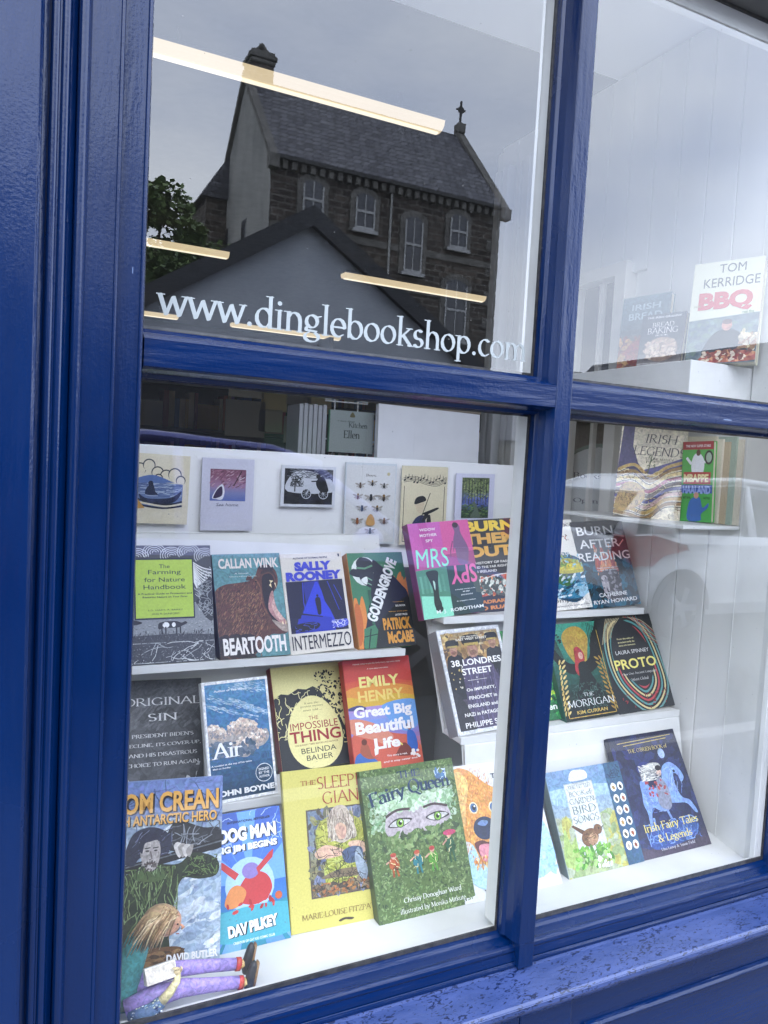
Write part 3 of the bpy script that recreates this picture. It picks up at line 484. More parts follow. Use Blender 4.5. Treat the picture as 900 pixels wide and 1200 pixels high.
def crean(a):
    a.grad(0, 0, 1, 1, ['9fb0c2', 'b8c6d2', 'a9bccc', '8fa6c0', '7f92bc', '7488bc']); a.scat(260, (0, .05, 1, .78), (.04, .12), ['c6d2da', 'a7b9c8', '93a8bc', 'd6dfe4', '8b9fb6'], .4, 20)
    a.curl(24, (0, .6, 1, 1), .008, ['4e5f80', '62739a'], .2, .4)
    a.S([(.5, .66), (.56, .76), (.66, .77), (.84, .73), (.98, .72), (1, .62), (.8, .6), (.56, .62)], '2a2c30'); a.curl(30, (.56, .62, .98, .76), .008, ['8d939a', '5d6268'], .16, .3)
    a.P([(0, .5), (0, .545), (1, .665), (1, .615)], '17191c'); a.L([(0, .535), (1, .65)], .012, '5c6268')
    a.S([(0, .28), (.06, .45), (.22, .53), (.4, .56), (.62, .55), (.74, .6), (.9, .58), (.98, .53), (.95, .47), (.8, .46), (.66, .47), (.6, .36), (.56, .2), (.52, .0), (0, 0)], '27331f'); a.curl(200, (.02, .2, .62, .54), .008, ['5c7440', '46592f', '7d9460', '1a2214'], .14, .3, (60, 110)); a.curl(60, (.66, .48, .96, .58), .008, ['5c7440', '14180f'], .1, .5)
    a.S([(.24, .5), (.34, .56), (.48, .54), (.5, .48), (.36, .47)], '4c6136'); a.curl(20, (.26, .48, .48, .55), .006, ['8fa878', '25301c'], .08, .2, (70, 110))
    a.S([(.16, .58), (.18, .66), (.24, .73), (.36, .755), (.47, .74), (.56, .69), (.54, .62), (.47, .6), (.3, .6), (.24, .56)], '262a40'); a.curl(26, (.18, .6, .56, .74), .005, ['5c6484', '11131f', '7a809c'], .1, .3, (20, 60))
    a.S([(.3, .67), (.36, .70), (.43, .69), (.465, .645), (.455, .575), (.415, .53), (.36, .53), (.315, .57), (.295, .62)], 'b0aaa6', n=6); a.scat(60, (.31, .56, .45, .68), (.008, .02), ['9c9692', 'c6c0ba', 'a8a29e'], .4, 70); a.scat(50, (.33, .525, .45, .575), (.006, .016), ['4c4644', '6c6462', '38322f'], .5, 80); a.S([(.28, .66), (.33, .72), (.44, .72), (.48, .66), (.44, .685), (.38, .68), (.33, .67), (.31, .62)], '20233a')
    for x in (.355, .425): a.E(x, .632, .016, .007, '2b2626'); a.L([(x-.025, .645), (x+.025, .648)], .009, '2b2626')
    a.L([(.38, .63), (.395, .59), (.37, .585)], .01, '6c6260'); a.L([(.34, .563), (.42, .568)], .01, '4a3a38'); a.L([(.36, .56), (.26, .53)], .01, '30302e')
    for i in range(4): a.S([(.58+.035*i, .64-.01*i), (.61+.035*i, .665-.008*i), (.66+.03*i, .64), (.63+.03*i, .58)], ('c6c2bc', '9c9892')[i % 2])
    a.S([(.34, .12), (.5, .13), (.68, .11), (.68, .0), (.52, .0), (.3, .0)], '6a4a2c'); a.scat(50, (.34, .01, .66, .11), (.02, .05), ['7c5a36', '4c3420', '8f6c44'], .4, 0); a.S([(.38, .3), (.52, .32), (.64, .26), (.62, .2), (.42, .2)], '1a2016')
    a.T('TOM CREAN', .5, .885, .93, .11, 'e2ab55', bold=.03, name='title'); a.T('IRISH ANTARCTIC HERO', .48, .795, .94, .055, 'e2ab55', bold=.025, name='subtitle')
    a.T('DAVID BUTLER', .76, .07, .44, .04, 'f0f0ee', bold=.04, name='author_name')
def crean_shadow(a):
    a.T('TOM CREAN', .51, .88, .93, .11, '1c1c22', bold=.06, name='title_drop_print'); a.T('IRISH ANTARCTIC HERO', .487, .791, .94, .055, '1c1c22', bold=.06, name='title_drop_print')
def dogman(a):
    a.grad(0, 0, 1, 1, ['2c8a9c', '2f7fb0', '3a6fc8', '4a7ad0', '3a5ab0']); 
    for i in range(9): a.P([(.5, .45), (.5+.9*math.cos(i*.7), .45+.9*math.sin(i*.7)), (.5+.9*math.cos(i*.7+.3), .45+.9*math.sin(i*.7+.3))], '5c92dc' if i % 2 else '6fa6e6')
    a.E(.5, .45, .34, .34, 'a9cdf0', n=20); a.curl(18, (0, .7, 1, 1), .008, ['bcd8f4'], .18, 1.2); a.S([(0, .3), (.3, .27), (.7, .27), (1, .3), (1, .24), (0, .24)], '2f8ea0'); a.S([(0, .27), (1, .27), (1, .05), (0, .08)], '48a8b8')
    # the characters of this cover are left out; plain red and violet bursts stand in
    a.S([(.3, .36), (.4, .48), (.56, .54), (.74, .5), (.8, .4), (.7, .32), (.5, .3)], 'c23a3c'); a.S([(.14, .34), (.22, .44), (.34, .46), (.44, .4), (.36, .32), (.22, .3)], 'd98a4c'); a.E(.52, .55, .12, .1, '8a78b8', n=18); a.P([(.62, .52), (.84, .62), (.86, .68), (.8, .66), (.6, .56)], 'c23a3c'); a.P([(.3, .5), (.12, .6), (.1, .66), (.16, .64), (.36, .54)], 'c23a3c')
    a.scat(16, (.15, .27, .8, .33), (.03, .05), ['a8282c', 'c23a3c'], .5); a.E(.88, .33, .05, .05, 'c8603a')
    a.T('INTERNATIONAL BESTSELLER', .55, .93, .6, .018, '15202c', name='subtitle')
    for dx, c, b in ((.012, '12202e', .12), (0, 'f6f8fa', .06)):
        a.T('DOG MAN', .52+dx, .835-dx*.4, .8, .11, c, bold=b); a.T('BIG JIM BEGINS', .5+dx, .725-dx*.4, .84, .065, c, bold=b*.9); a.T('DAV PILKEY', .5+dx, .15-dx*.4, .68, .085, c, bold=b, name='author_name', rot=3)
    a.T('CREATOR OF CAT KID COMIC CLUB', .5, .055, .56, .018, 'e8f2f4', name='subtitle')
def giant(a):
    a.Rc(.2, .185, .86, .735, '5a5048'); a.grad(.215, .195, .845, .725, ['6b5a44', '8a8458', '7d8a90', '6f7f92']); a.scat(300, (.22, .2, .84, .72), (.02, .06), ['6a6a50', '7d86a0', '5b6680', '8c8a60', '4f4a40'], .5)
    a.S([(.28, .5), (.3, .62), (.42, .68), (.6, .68), (.74, .62), (.8, .5), (.74, .42), (.56, .44), (.4, .42)], 'a9ab4a'); a.curl(120, (.28, .42, .78, .66), .008, ['868a30', 'c8c866', '6b6e2c'], .1, .5)
    a.S([(.34, .3), (.38, .44), (.5, .48), (.66, .46), (.74, .34), (.7, .26), (.4, .26)], 'a3a844'); a.curl(90, (.34, .27, .72, .46), .008, ['7c8430', 'c2c66a'], .1, .5)
    a.S([(.4, .56), (.42, .68), (.48, .735), (.58, .735), (.64, .66), (.68, .54), (.62, .52), (.54, .5), (.46, .52)], 'b8aa98'); a.curl(120, (.4, .52, .66, .73), .006, ['8f8070', 'd8cebc', '75685c', 'c4b6a2'], .14, .25, (-110, -70)); a.S([(.47, .6), (.52, .63), (.58, .6), (.56, .53), (.5, .53)], 'c9a48c')
    for p in ([(.26, .46), (.36, .5), (.5, .47), (.56, .44), (.5, .42), (.3, .42)], [(.6, .5), (.7, .5), (.78, .46), (.72, .42), (.6, .47)]): a.S(p, 'd4ae94')
    a.S([(.52, .44), (.62, .47), (.72, .45), (.7, .38), (.56, .37)], '4a5a78'); a.S([(.3, .3), (.5, .34), (.8, .32), (.8, .28), (.5, .29)], '7a6a50'); a.S([(.64, .4), (.68, .46), (.72, .4), (.76, .3), (.7, .22), (.66, .3)], '98a6b4')
    a.S([(.26, .24), (.34, .27), (.5, .25), (.6, .28), (.62, .24), (.5, .21), (.3, .21)], 'b4743c'); a.scat(120, (.22, .195, .84, .26), (.01, .04), ['4a4034', '8a7a5c', '6a5a44', '9c6a3c'], .5); a.curl(70, (.22, .2, .84, .5), .005, ['2c2a28'], .1, .8)
    a.T('THE', .24, .91, .15, .03, '9a3a30', 'roman', wt=.06); a.T('SLEEPING', .64, .9, .62, .08, 'a33a30', 'roman', wt=.05); a.T('GIANT', .6, .8, .46, .08, 'a33a30', 'roman', wt=.05)
    a.T('MARIE-LOUISE FITZPATRICK', .52, .085, .84, .034, '7a5a34', 'roman', wt=.055, name='author_name'); a.S([(.44, .035), (.5, .045), (.58, .035), (.56, .025), (.5, .032), (.45, .025)], '4a4030')
def fairy(a):
    gr = ['566e3c', '617a44', '48603a', '6c8850', '7a945a', '3e5434', '869c66']
    a.scat(3200, (0, 0, 1, 1), (.008, .024), gr, .4, None, 5); a.scat(900, (.05, .58, .95, .84), (.01, .026), ['93b08a', 'a4bc9c', '82a47c', '6f9468', 'b0c4aa'], .6, None, 6)
    a.S([(.18, .58), (.22, .68), (.32, .73), (.5, .72), (.68, .74), (.84, .68), (.88, .6), (.76, .55), (.6, .53), (.5, .56), (.38, .52), (.24, .52)], 'b8aeb2', n=6)
    a.scat(160, (.15, .7, .9, .78), (.025, .05), ['a9c8a0', 'bcd4b4', '8fb488', 'c8dcc4'], .6, None, 6); a.scat(200, (.1, .44, .95, .545), (.02, .045), gr, .5, None, 5)
    for cx_, s_ in ((.34, 1), (.74, -1)):
        e_ = .8
        a.S([(cx_-.13, .61-.008*s_), (cx_-.04, .643), (cx_+.05, .643), (cx_+.13, .618+.008*s_), (cx_+.04, .59), (cx_-.05, .587)], '3a3234'); a.S([(cx_-.11, .611-.006*s_), (cx_-.04, .633), (cx_+.05, .633), (cx_+.11, .617), (cx_+.03, .595), (cx_-.05, .593)], 'c8c8c4')
        a.E(cx_, .613, .042, .042, '3c5a2c', n=16); a.E(cx_, .613, .034, .034, '86b050', n=16); a.E(cx_, .613, .018, .018, '141a12'); a.E(cx_+.012, .622, .008, .008, 'ffffff')
        a.L([(cx_-.14, .665+.012*(1-s_)), (cx_-.02, .7), (cx_+.12, .672+.012*(1+s_))], .022, '4a3c3c', sm=4)
    a.T('THE', .5, .935, .24, .05, '1c3858', 'roman', wt=.08); a.T('Fairy', .25, .80, .40, .12, '1c3858', 'roman', wt=.095, rot=9); a.T('Queen', .7, .84, .46, .12, '1c3858', 'roman', wt=.095, rot=2)
    a.S([(.78, .88), (.8, .95), (.84, .9), (.9, .93), (.88, .87), (.84, .86)], '3a6e9c'); a.curl(8, (.78, .86, .9, .95), .006, ['cfe0ec'], .06, 1)
    for x, y, c, h_ in ((.22, .34, 'a8572c', .13), (.46, .33, '2f7a80', .13), (.62, .33, '5c9a3c', .14), (.82, .38, '2c5a3c', .18)):
        a.S([(x-.05, y), (x-.03, y+h_*.45), (x+.03, y+h_*.45), (x+.05, y), (x, y-.02)], c); a.E(x, y+h_*.52, .026, .026, 'd2a68c'); a.E(x, y+h_*.58, .03, .018, 'b3503c'); a.L([(x-.015, y), (x-.02, y-h_*.5)], .018, c); a.L([(x+.015, y), (x+.03, y-h_*.5)], .018, c); a.L([(x-.03, y+h_*.35), (x-.08, y+h_*.2)], .014, 'd2a68c'); a.curl(8, (x-.05, y-.02, x+.05, y+h_*.4), .006, ['e0d8a0', '20301c'], .05, .8)
    a.E(.83, .49, .07, .025, 'c04a68'); a.T('Chrissy Donoghue Ward', .56, .115, .6, .042, 'f0f4ea', 'roman', wt=.06, name='author_name'); a.T('illustrated by Monika Mitkute', .55, .05, .68, .04, 'f0f4ea', 'roman', wt=.05, name='subtitle')
def puppy(a):
    a.S([(.1, .3), (.3, .5), (.5, .5), (.7, .62), (.95, .5), (1, .2), (.8, .08), (.3, .06), (.1, .14)], 'a9cfe0')
    a.S([(.06, .5), (.04, .7), (.08, .9), (.16, .98), (.28, .96), (.36, .9), (.44, .84), (.54, .78), (.6, .68), (.58, .52), (.52, .38), (.44, .28), (.34, .24), (.24, .26), (.18, .4), (.1, .44)], 'd8974a', n=6)
    a.S([(.06, .6), (.04, .76), (.1, .92), (.2, .95), (.26, .86), (.2, .7), (.14, .54)], 'e6bd74'); a.S([(.52, .76), (.6, .84), (.68, .8), (.7, .64), (.64, .52), (.58, .6)], 'c87f38')
    fur = lambda x, y: (x-.33)**2/.075+(y-.6)**2/.14 < 1
    a.scat(900, (.04, .24, .64, .97), (.008, .02), ['c87a34', 'e8b468', 'f0cc88', 'b86a2c', 'dc9c50'], .22, 75, 4, fur)
    for x, y in ((.265, .665), (.465, .65)): a.E(x, y, .045, .05, 'f0dcb0', n=14); a.E(x, y, .034, .04, '3c628c', n=14); a.E(x+.004, y, .018, .022, '101822', n=10); a.E(x+.012, y+.012, .008, .008, 'f4f8fc', n=8)
    a.S([(.22, .5), (.26, .57), (.36, .59), (.44, .54), (.42, .46), (.34, .42), (.26, .44)], '1e2c48'); a.S([(.27, .54), (.32, .565), (.38, .55), (.34, .52)], '6a88b4')
    a.S([(.2, .4), (.28, .42), (.34, .4), (.42, .41), (.4, .3), (.32, .26), (.24, .3)], '5c2c28'); a.S([(.24, .38), (.32, .39), (.37, .36), (.35, .28), (.28, .26), (.24, .3)], 'd88a94'); a.scat(80, (.16, .22, .46, .3), (.01, .025), ['d8974a', 'f0cc88', 'b86a2c'], .3, 80)
    a.T('THE DOG', .68, .89, .34, .04, '23303c', bold=.02); a.T('WHO', .7, .83, .16, .04, '23303c', bold=.02); a.E(.76, .75, .045, .035, 'b8342c'); a.T('Walton & Hale', .45, .06, .5, .028, '3a4a58', name='author_name')
    a.scat(12, (.8, .1, .98, .3), (.02, .07), ['9ac8e0'], .5)
def bird(a):
    a.grad(0, 0, 1, 1, ['b4aa4c', '9cae7c', 'a9b2a6', '9cabb2', '8ea8bc', '6c92b4', '7898bc']); a.S([(0, .7), (.3, .64), (.7, .7), (.78, .62), (.78, .8), (0, .82)], '9dbcd8'); a.scat(200, (0, 0, .78, .5), (.04, .12), ['a4b284', '8ca06c', 'a8b298', 'b4b05c'], .6)
    a.S([(.3, .94), (.36, .98), (.5, .97), (.54, .92), (.5, .88), (.3, .88)], 'e0dcd8'); a.S([(.08, .45), (.12, .3), (.2, .36), (.24, .2), (.14, .1), (0, .14)], 'a2bc6a')
    a.P([(.2, .18), (.58, .18), (.58, .86), (.2, .86)], 'b8c0bc'); a.Rc(.21, .19, .57, .85, 'd6dad6')
    for i, (t, y, w_, h_) in enumerate((('THE LITTLE', .82, .3, .036), ('BOOK of', .755, .3, .05), ('GARDEN', .685, .33, .056), ('BIRD', .6, .31, .075), ('SONGS', .51, .33, .066))): a.T(t, .39, y, w_, h_, '3c5a58', 'roman', wt=.055)
    a.P([(.3, .36), (.17, .46), (.2, .47), (.36, .38)], '5c3f28'); a.E(.38, .33, .115, .085, '7a5638', 12, n=20); a.E(.41, .31, .07, .055, 'b08c68', 12, n=16); a.E(.5, .39, .055, .05, '7a5638', n=16); a.P([(.54, .4), (.6, .425), (.545, .385)], '4c4038'); a.E(.515, .397, .01, .01, '14100c', n=8)
    a.curl(36, (.29, .29, .45, .37), .005, ['4c3220', 'a67c54', '5c4028'], .05, .3, (-10, 30)); a.L([(.36, .27), (.37, .2)], .008, '5c4630'); a.L([(.41, .27), (.43, .2)], .008, '5c4630')
    a.scat(60, (.12, .08, .62, .24), (.02, .05), ['6fa83c', '8cc45c', '4c8430', 'a9d47c'], .5); a.scat(14, (.4, .04, .6, .14), (.015, .03), ['f4f4f4'], .6); a.L([(.3, .05), (.4, .2), (.52, .24)], .012, '5c8a3c', sm=4)
    a.Rc(.78, 0, 1, 1, '2f5878')
    a.curl(20, (.8, .84, .98, .97), .006, ['15304a'], .06, 1)
    for i in range(6):
        for j in (0, 1): a.E(.845+.095*j, .75-.115*i, .04, .045, 'eceae2', n=12); a.E(.845+.095*j, .745-.115*i, .018, .024, ['b08a4a', '8a4c30', '5c5c50', '26262a', 'a8a294', '9c5a34'][(i*2+j*3) % 6], 30)
def horse(a):
    a.grad(0, 0, 1, 1, ['4a3f52', '262c4c', '1d2650', '1c2447', '1e2444', '1a1f3c']); a.scat(120, (0, .1, 1, .95), (.04, .12), ['222c58', '1a2248', '283466'], .5); a.S([(.28, .72), (.36, .76), (.46, .74), (.42, .68), (.3, .67)], '2c3a7c')
    a.E(.7, .805, .05, .055, 'a9c0e0', n=14)
    a.S([(.24, .5), (.26, .6), (.34, .6), (.4, .54), (.56, .52), (.6, .44), (.56, .34), (.44, .34), (.34, .38), (.28, .3), (.26, .2), (.22, .2), (.24, .34), (.22, .42)], '7a9ad4', n=6); a.S([(.56, .5), (.6, .62), (.66, .7), (.78, .72), (.88, .66), (.92, .58), (.86, .54), (.84, .6), (.78, .62), (.76, .52), (.8, .42), (.9, .38), (.96, .28), (.92, .28), (.84, .36), (.7, .38), (.6, .4)], '84a6de', n=6)
    a.curl(50, (.26, .34, .56, .54), .005, ['94b0e0', '5878bc', 'a8c0e8'], .08, .3); a.curl(34, (.62, .44, .86, .68), .005, ['94b0e0', '5878bc', 'b4c8ec'], .08, .3, (40, 80)); a.E(.8, .64, .018, .018, '1a2244', n=8); a.L([(.3, .3), (.28, .16)], .03, '7a9ad4'); a.L([(.52, .36), (.56, .24)], .03, '7a9ad4')
    a.S([(.44, .4), (.48, .56), (.56, .62), (.64, .52), (.62, .38), (.54, .34)], '8a90a4'); a.scat(20, (.34, .46, .62, .6), (.015, .03), ['b0484c', '9c3c44'], .6); a.E(.57, .66, .04, .05, 'd8b8a8'); a.S([(.3, .62), (.34, .7), (.46, .74), (.6, .73), (.62, .69), (.54, .68), (.5, .62), (.4, .6)], 'b8b8b0', n=6); a.curl(60, (.3, .6, .6, .73), .008, ['e4e4dc', '8a8c90'], .14, .3, (150, 210)); a.E(.58, .69, .045, .03, '1c1a24')
    a.S([(.14, .14), (.3, .22), (.5, .2), (.7, .24), (.88, .2), (.8, .1), (.5, .06), (.2, .06)], '2f4c8c', n=6); a.curl(60, (.14, .08, .9, .26), .01, ['5a80c4', '3a5ca4', '7a9cd4'], .16, .9)
    a.L([(.1, .94), (.92, .955)], .008, 'b8a45c'); a.L([(.18, .915), (.84, .93)], .008, 'b8a45c'); a.T("THE O'BRIEN BOOK of", .52, .865, .6, .035, 'd8c67c', 'roman', wt=.06, name='subtitle')
    a.T('Irish Fairy Tales', .52, .225, .8, .085, 'e6d878', 'roman', wt=.065); a.T('& Legends', .52, .13, .5, .08, 'e6d878', 'roman', wt=.065); a.T('Una Leavy & Susan Field', .52, .05, .5, .03, 'd8d8e0', 'roman', wt=.055, name='author_name')
def londres(a):
    a.grad(.04, .04, .96, .96, ['26262c', '3c3846', '54485a', '6a5c56', 'a88450', '9c8a66']); a.Rc(.6, .82, .9, .94, 'c4b48c'); a.Rc(.63, .84, .74, .93, '7a6a4c'); a.Rc(.77, .84, .87, .93, '7a6a4c'); a.scat(60, (.05, .7, .95, .95), (.03, .08), ['b48e54', '8c6c44', 'c8a870', '5c4c3c'], .5)
    for x, y, s_ in ((.2, .76, .8), (.84, .8, .8), (.5, .74, 1.15)):
        a.S([(x-.16*s_, y-.1*s_), (x-.08*s_, y-.02*s_), (x+.08*s_, y-.02*s_), (x+.17*s_, y-.1*s_), (x+.2*s_, y-.5*s_), (x-.2*s_, y-.5*s_)], '1c2028'); a.E(x, y+.03*s_, .075*s_, .09*s_, 'a87e68'); a.E(x, y+.01*s_, .05*s_, .03*s_, '86604e'); a.S([(x-.12*s_, y+.09*s_), (x-.1*s_, y+.16*s_), (x+.1*s_, y+.16*s_), (x+.12*s_, y+.09*s_), (x, y+.07*s_)], '1a1c20'); a.L([(x-.1*s_, y+.085*s_), (x+.1*s_, y+.085*s_)], .03*s_, 'b09a54')
    a.S([(.3, .66), (.42, .7), (.6, .7), (.76, .62), (.9, .3), (.94, .05), (.3, .05), (.26, .4)], '4c4460'); a.curl(50, (.3, .08, .9, .62), .012, ['5c5474', '3a3450', '6a6284'], .3, .1, (-100, -80)); a.scat(16, (.1, .42, .3, .66), (.01, .02), ['c8b070', 'd8d4c8'], .7); a.S([(.04, .04), (.04, .4), (.2, .3), (.3, .04)], '2a2a30')
    a.T('from the author of', .52, .915, .36, .014, 'efe8d8', name='subtitle'); a.T('EAST WEST STREET', .52, .89, .5, .022, 'efe8d8', name='subtitle')
    a.T('38 LONDRES', .52, .665, .8, .062, 'f2f0ec', bold=.02); a.T('STREET', .5, .575, .48, .062, 'f2f0ec', bold=.02); a.L([(.32, .49), (.62, .49)], .006, 'd8d4cc'); a.E(.47, .51, .01, .01, 'd8d4cc'); a.E(.47, .465, .01, .01, 'd8d4cc')
    for i, t in enumerate(('On IMPUNITY,', 'PINOCHET in', 'ENGLAND and a', 'NAZI in PATAGONIA')): a.T(t, .5, .4-.075*i, (.46, .44, .52, .68)[i], .034, 'eceae4', name='subtitle')
    a.T('PHILIPPE SANDS', .54, .08, .8, .05, 'f2f0ec', bold=.01, name='author_name')
    for q in ((0, 0, 1, .035), (0, .965, 1, 1), (0, 0, .045, 1), (.955, 0, 1, 1)): a.Rc(*q, 'd6d8da')
def green(a):
    a.scat(500, (0, 0, 1, 1), (.03, .09), ['1f6a3c', '2c8448', '3fa04c', '175030', '57b45c'], .5); a.scat(60, (.3, .2, 1, .5), (.02, .06), ['8ec93c', 'c4dc4c', 'e0d850'], .6)
    a.T('Gaeilge', .5, .75, .8, .1, 'f0f4ea', bold=.02); a.T('garden', .66, .13, .6, .085, 'f0f4ea', bold=.02)
def morrigan(a):
    a.grad(0, 0, 1, 1, ['12241f', '16302a', '1f5a4c', '2f7f6c', '3c937c']); a.S([(.26, .84), (.34, .92), (.5, .96), (.66, .94), (.76, .84), (.7, .7), (.62, .56), (.5, .52), (.38, .6), (.3, .7)], 'b0913c', n=6)
    a.S([(0, .96), (.06, .78), (.16, .66), (.3, .58), (.42, .56), (.48, .5), (.36, .46), (.2, .5), (.06, .6), (0, .7)], '0f1412'); a.S([(1, 1), (.92, .92), (.84, .86), (.78, .76), (.7, .62), (.56, .56), (.5, .5), (.66, .46), (.86, .54), (1, .68)], '0f1412')
    for i in range(8): a.L([(.74+.03*i, .56+.02*i), (.8+.03*i, .99-.01*i)], .012, '070a09'); a.L([(.26-.03*i, .52+.02*i), (.14-.02*i, .82+.01*i)], .012, '1f2a26')
    a.S([(.42, .62), (.44, .72), (.52, .74), (.6, .68), (.6, .6), (.52, .54), (.44, .44), (.38, .5)], 'a83236', n=6); a.E(.54, .645, .045, .055, 'd8a894')
    a.S([(.46, .56), (.6, .58), (.64, .5), (.7, .4), (.94, .1), (1, 0), (.1, 0), (.3, .24), (.42, .42)], '101c1b', n=6)
    a.curl(90, (.2, .06, .86, .36), .008, ['4c6c62', '35524a'], .1, 1.3)
    for s_ in (0, 1):
        for i in range(11):
            y = .06+.052*i; x = .04+.01*i; x = 1-x if s_ else x
            a.E(x+(-.04 if s_ else .04), y+.02, .05, .016, 'd9c27c' if not s_ else 'a8883c', -35 if s_ else 35, n=8); a.E(x-(-.03 if s_ else .03), y+.02, .045, .015, 'd9c27c' if not s_ else 'a8883c', 60 if not s_ else 120, n=8)
    for p in ([(.05, .03), (.95, .03)], [(.95, .03), (.95, .9)], [(.05, .03), (.05, .4)]): a.L(p, .012, 'c4a24c')
    a.scat(12, (.06, .8, .22, .9), (.02, .03), ['101412'], .5, 20)
    a.T('THE', .5, .245, .2, .035, 'e8ecea', 'roman', wt=.05); a.T('MORRIGAN', .52, .165, .88, .07, 'e8ecea', 'roman', wt=.05); a.T('KIM CURRAN', .5, .075, .58, .036, 'cdb05c', bold=.02, name='author_name')
def proto(a):
    for i, c in enumerate(('b84a52', '24282a', '5c9a98', '1c2022', 'd8c890', '24282a', 'c04a50', '24282a', '5c9a98', '181c1e', 'd8c890', '22262a', '6a9c98', '1c2022')[::-1]):
        r = 1.12-.055*i; a.S([(.52-.46*r, .5+.05*r), (.52-.36*r, .58+.3*r), (.5, .64+.38*r), (.5+.34*r, .58+.3*r), (.5+.46*r, .5), (.54+.38*r, .42-.26*r), (.54, .38-.4*r), (.5-.34*r, .44-.2*r)], c, n=6)
    a.P([(0, .9), (0, 1), (1, 1), (1, .86), (.7, .95), (.3, .96)], '1e2224')
    for i in range(9): a.L([(.02+.03*i, .72+.01*i), (.12+.02*i, .88), (.2+.03*i, .99)], .008, 'c8b890', sm=4); a.L([(.5+.03*i, .99), (.8, .94-.02*i), (1, .8-.02*i)], .009, ('c8b890', 'b84a52', '5c9a98')[i % 3], sm=4)
    a.S([(.14, .56), (.24, .84), (.46, .96), (.7, .82), (.84, .56), (.74, .34), (.56, .24), (.32, .34)], '26282b', n=6); a.scat(30, (.1, .02, .9, .2), (.01, .03), ['8c2c34'], .4)
    for i, t in enumerate(('From the edge of', 'an ancient world, the', 'story of a language')): a.T(t, .44, .755-.035*i, .3, .022, 'e0d8a0', name='subtitle')
    a.T('LAURA SPINNEY', .5, .615, .6, .04, 'e4e4e0', bold=0, name='author_name'); a.T('PROTO', .5, .49, .74, .105, 'efe37c', bold=.02); a.T('How One Ancient Language', .52, .385, .62, .03, 'd8d8d4', 'roman', wt=.05, name='subtitle'); a.T('Went Global', .5, .325, .3, .03, 'd8d8d4', 'roman', wt=.05, name='subtitle')
def legends(a):
    a.S([(0, 0), (0, 1), (1, 1), (1, 0)], 'ddd2b8', n=2); a.P([(0, .45), (.04, 1), (.2, 1), (.2, .68), (.3, .52), (.4, .44), (.3, .4), (.16, .46)], '3c3a66'); a.S([(.36, .44), (.5, .38), (.66, .44), (.86, .5), (1, .54), (1, .6), (.8, .55), (.6, .5)], '4c4c84')
    cols = ['b99a58', '8f7040', 'd8c48c', 'a4506c', '5c4a3c', '4c4c84', 'c9a9a0']
    for i in range(9): a.L([(0, .44-.05*i), (.25, .5-.06*i), (.5, .4-.05*i), (.75, .5-.045*i), (1, .56-.05*i)], .05, cols[i % 7], sm=5); a.L([(0, .41-.05*i), (.25, .47-.06*i), (.5, .37-.05*i), (.75, .47-.045*i), (1, .53-.05*i)], .012, '241f2c', sm=5)
    a.curl(90, (0, .02, 1, .46), .008, ['6b4c24', 'e0cf9c', '2c2430'], .12, 1); a.S([(.02, .06), (.1, .3), (.34, .32), (.46, .2), (.3, .08)], 'b08f52'); a.curl(50, (.06, .1, .42, .3), .008, ['5c421c'], .06, 1.4); a.L([(.46, .42), (.5, .6)], .014, '4c5c3c'); a.scat(12, (.42, .48, .56, .6), (.02, .03), ['4c5c3c'], .3, 60)
    a.T('BEST-LOVED', .62, .87, .5, .034, '2a2838', 'roman', wt=.05); a.T('IRISH', .62, .76, .48, .085, '2a2838', 'roman', wt=.05, shear=.12); a.T('LEGENDS', .6, .64, .76, .085, '2a2838', 'roman', wt=.05, shear=.12); a.T('EITHNE MASSEY', .62, .565, .42, .022, '6a6458', 'roman', name='author_name'); a.T('ILLUSTRATED BY LISA', .62, .54, .4, .016, '6a6458', 'roman', name='author_name')
def player(a):
    a.Rc(0, .9, 1, 1, 'a02c34'); a.T('THE NEW SUPER STARS', .5, .945, .8, .03, 'ece4e0', name='subtitle')
    a.S([(.3, .72), (.4, .84), (.6, .84), (.72, .74), (.66, .6), (.36, .6)], 'eceef0'); a.E(.52, .86, .07, .09, '5a3a2a'); a.L([(.3, .72), (.14, .8)], .08, 'eceef0'); a.L([(.72, .74), (.86, .78)], .07, 'eceef0'); a.E(.86, .8, .14, .2, '1e2a22'); a.E(.86, .8, .09, .14, 'a8bca8')
    a.Rc(.06, .47, .94, .62, 'b03430'); a.T('MBAPPE', .47, .545, .8, .1, 'efe0a8', bold=.05); a.Rc(.0, .36, 1, .46, '2c4c9c'); a.T('HAALAND', .5, .4, .9, .1, '8fa6e0', bold=.05)
    a.S([(.24, .02), (.26, .22), (.4, .3), (.62, .3), (.72, .18), (.9, .24), (.88, .18), (.68, .1), (.66, .02)], '3c6cb4'); a.E(.5, .33, .08, .09, 'c89a80'); a.T('BEST RIVAL', .2, .3, .26, .03, '1c3c1c', name='subtitle'); a.T('FACT FILE', .84, .3, .2, .03, '1c3c1c', name='subtitle')
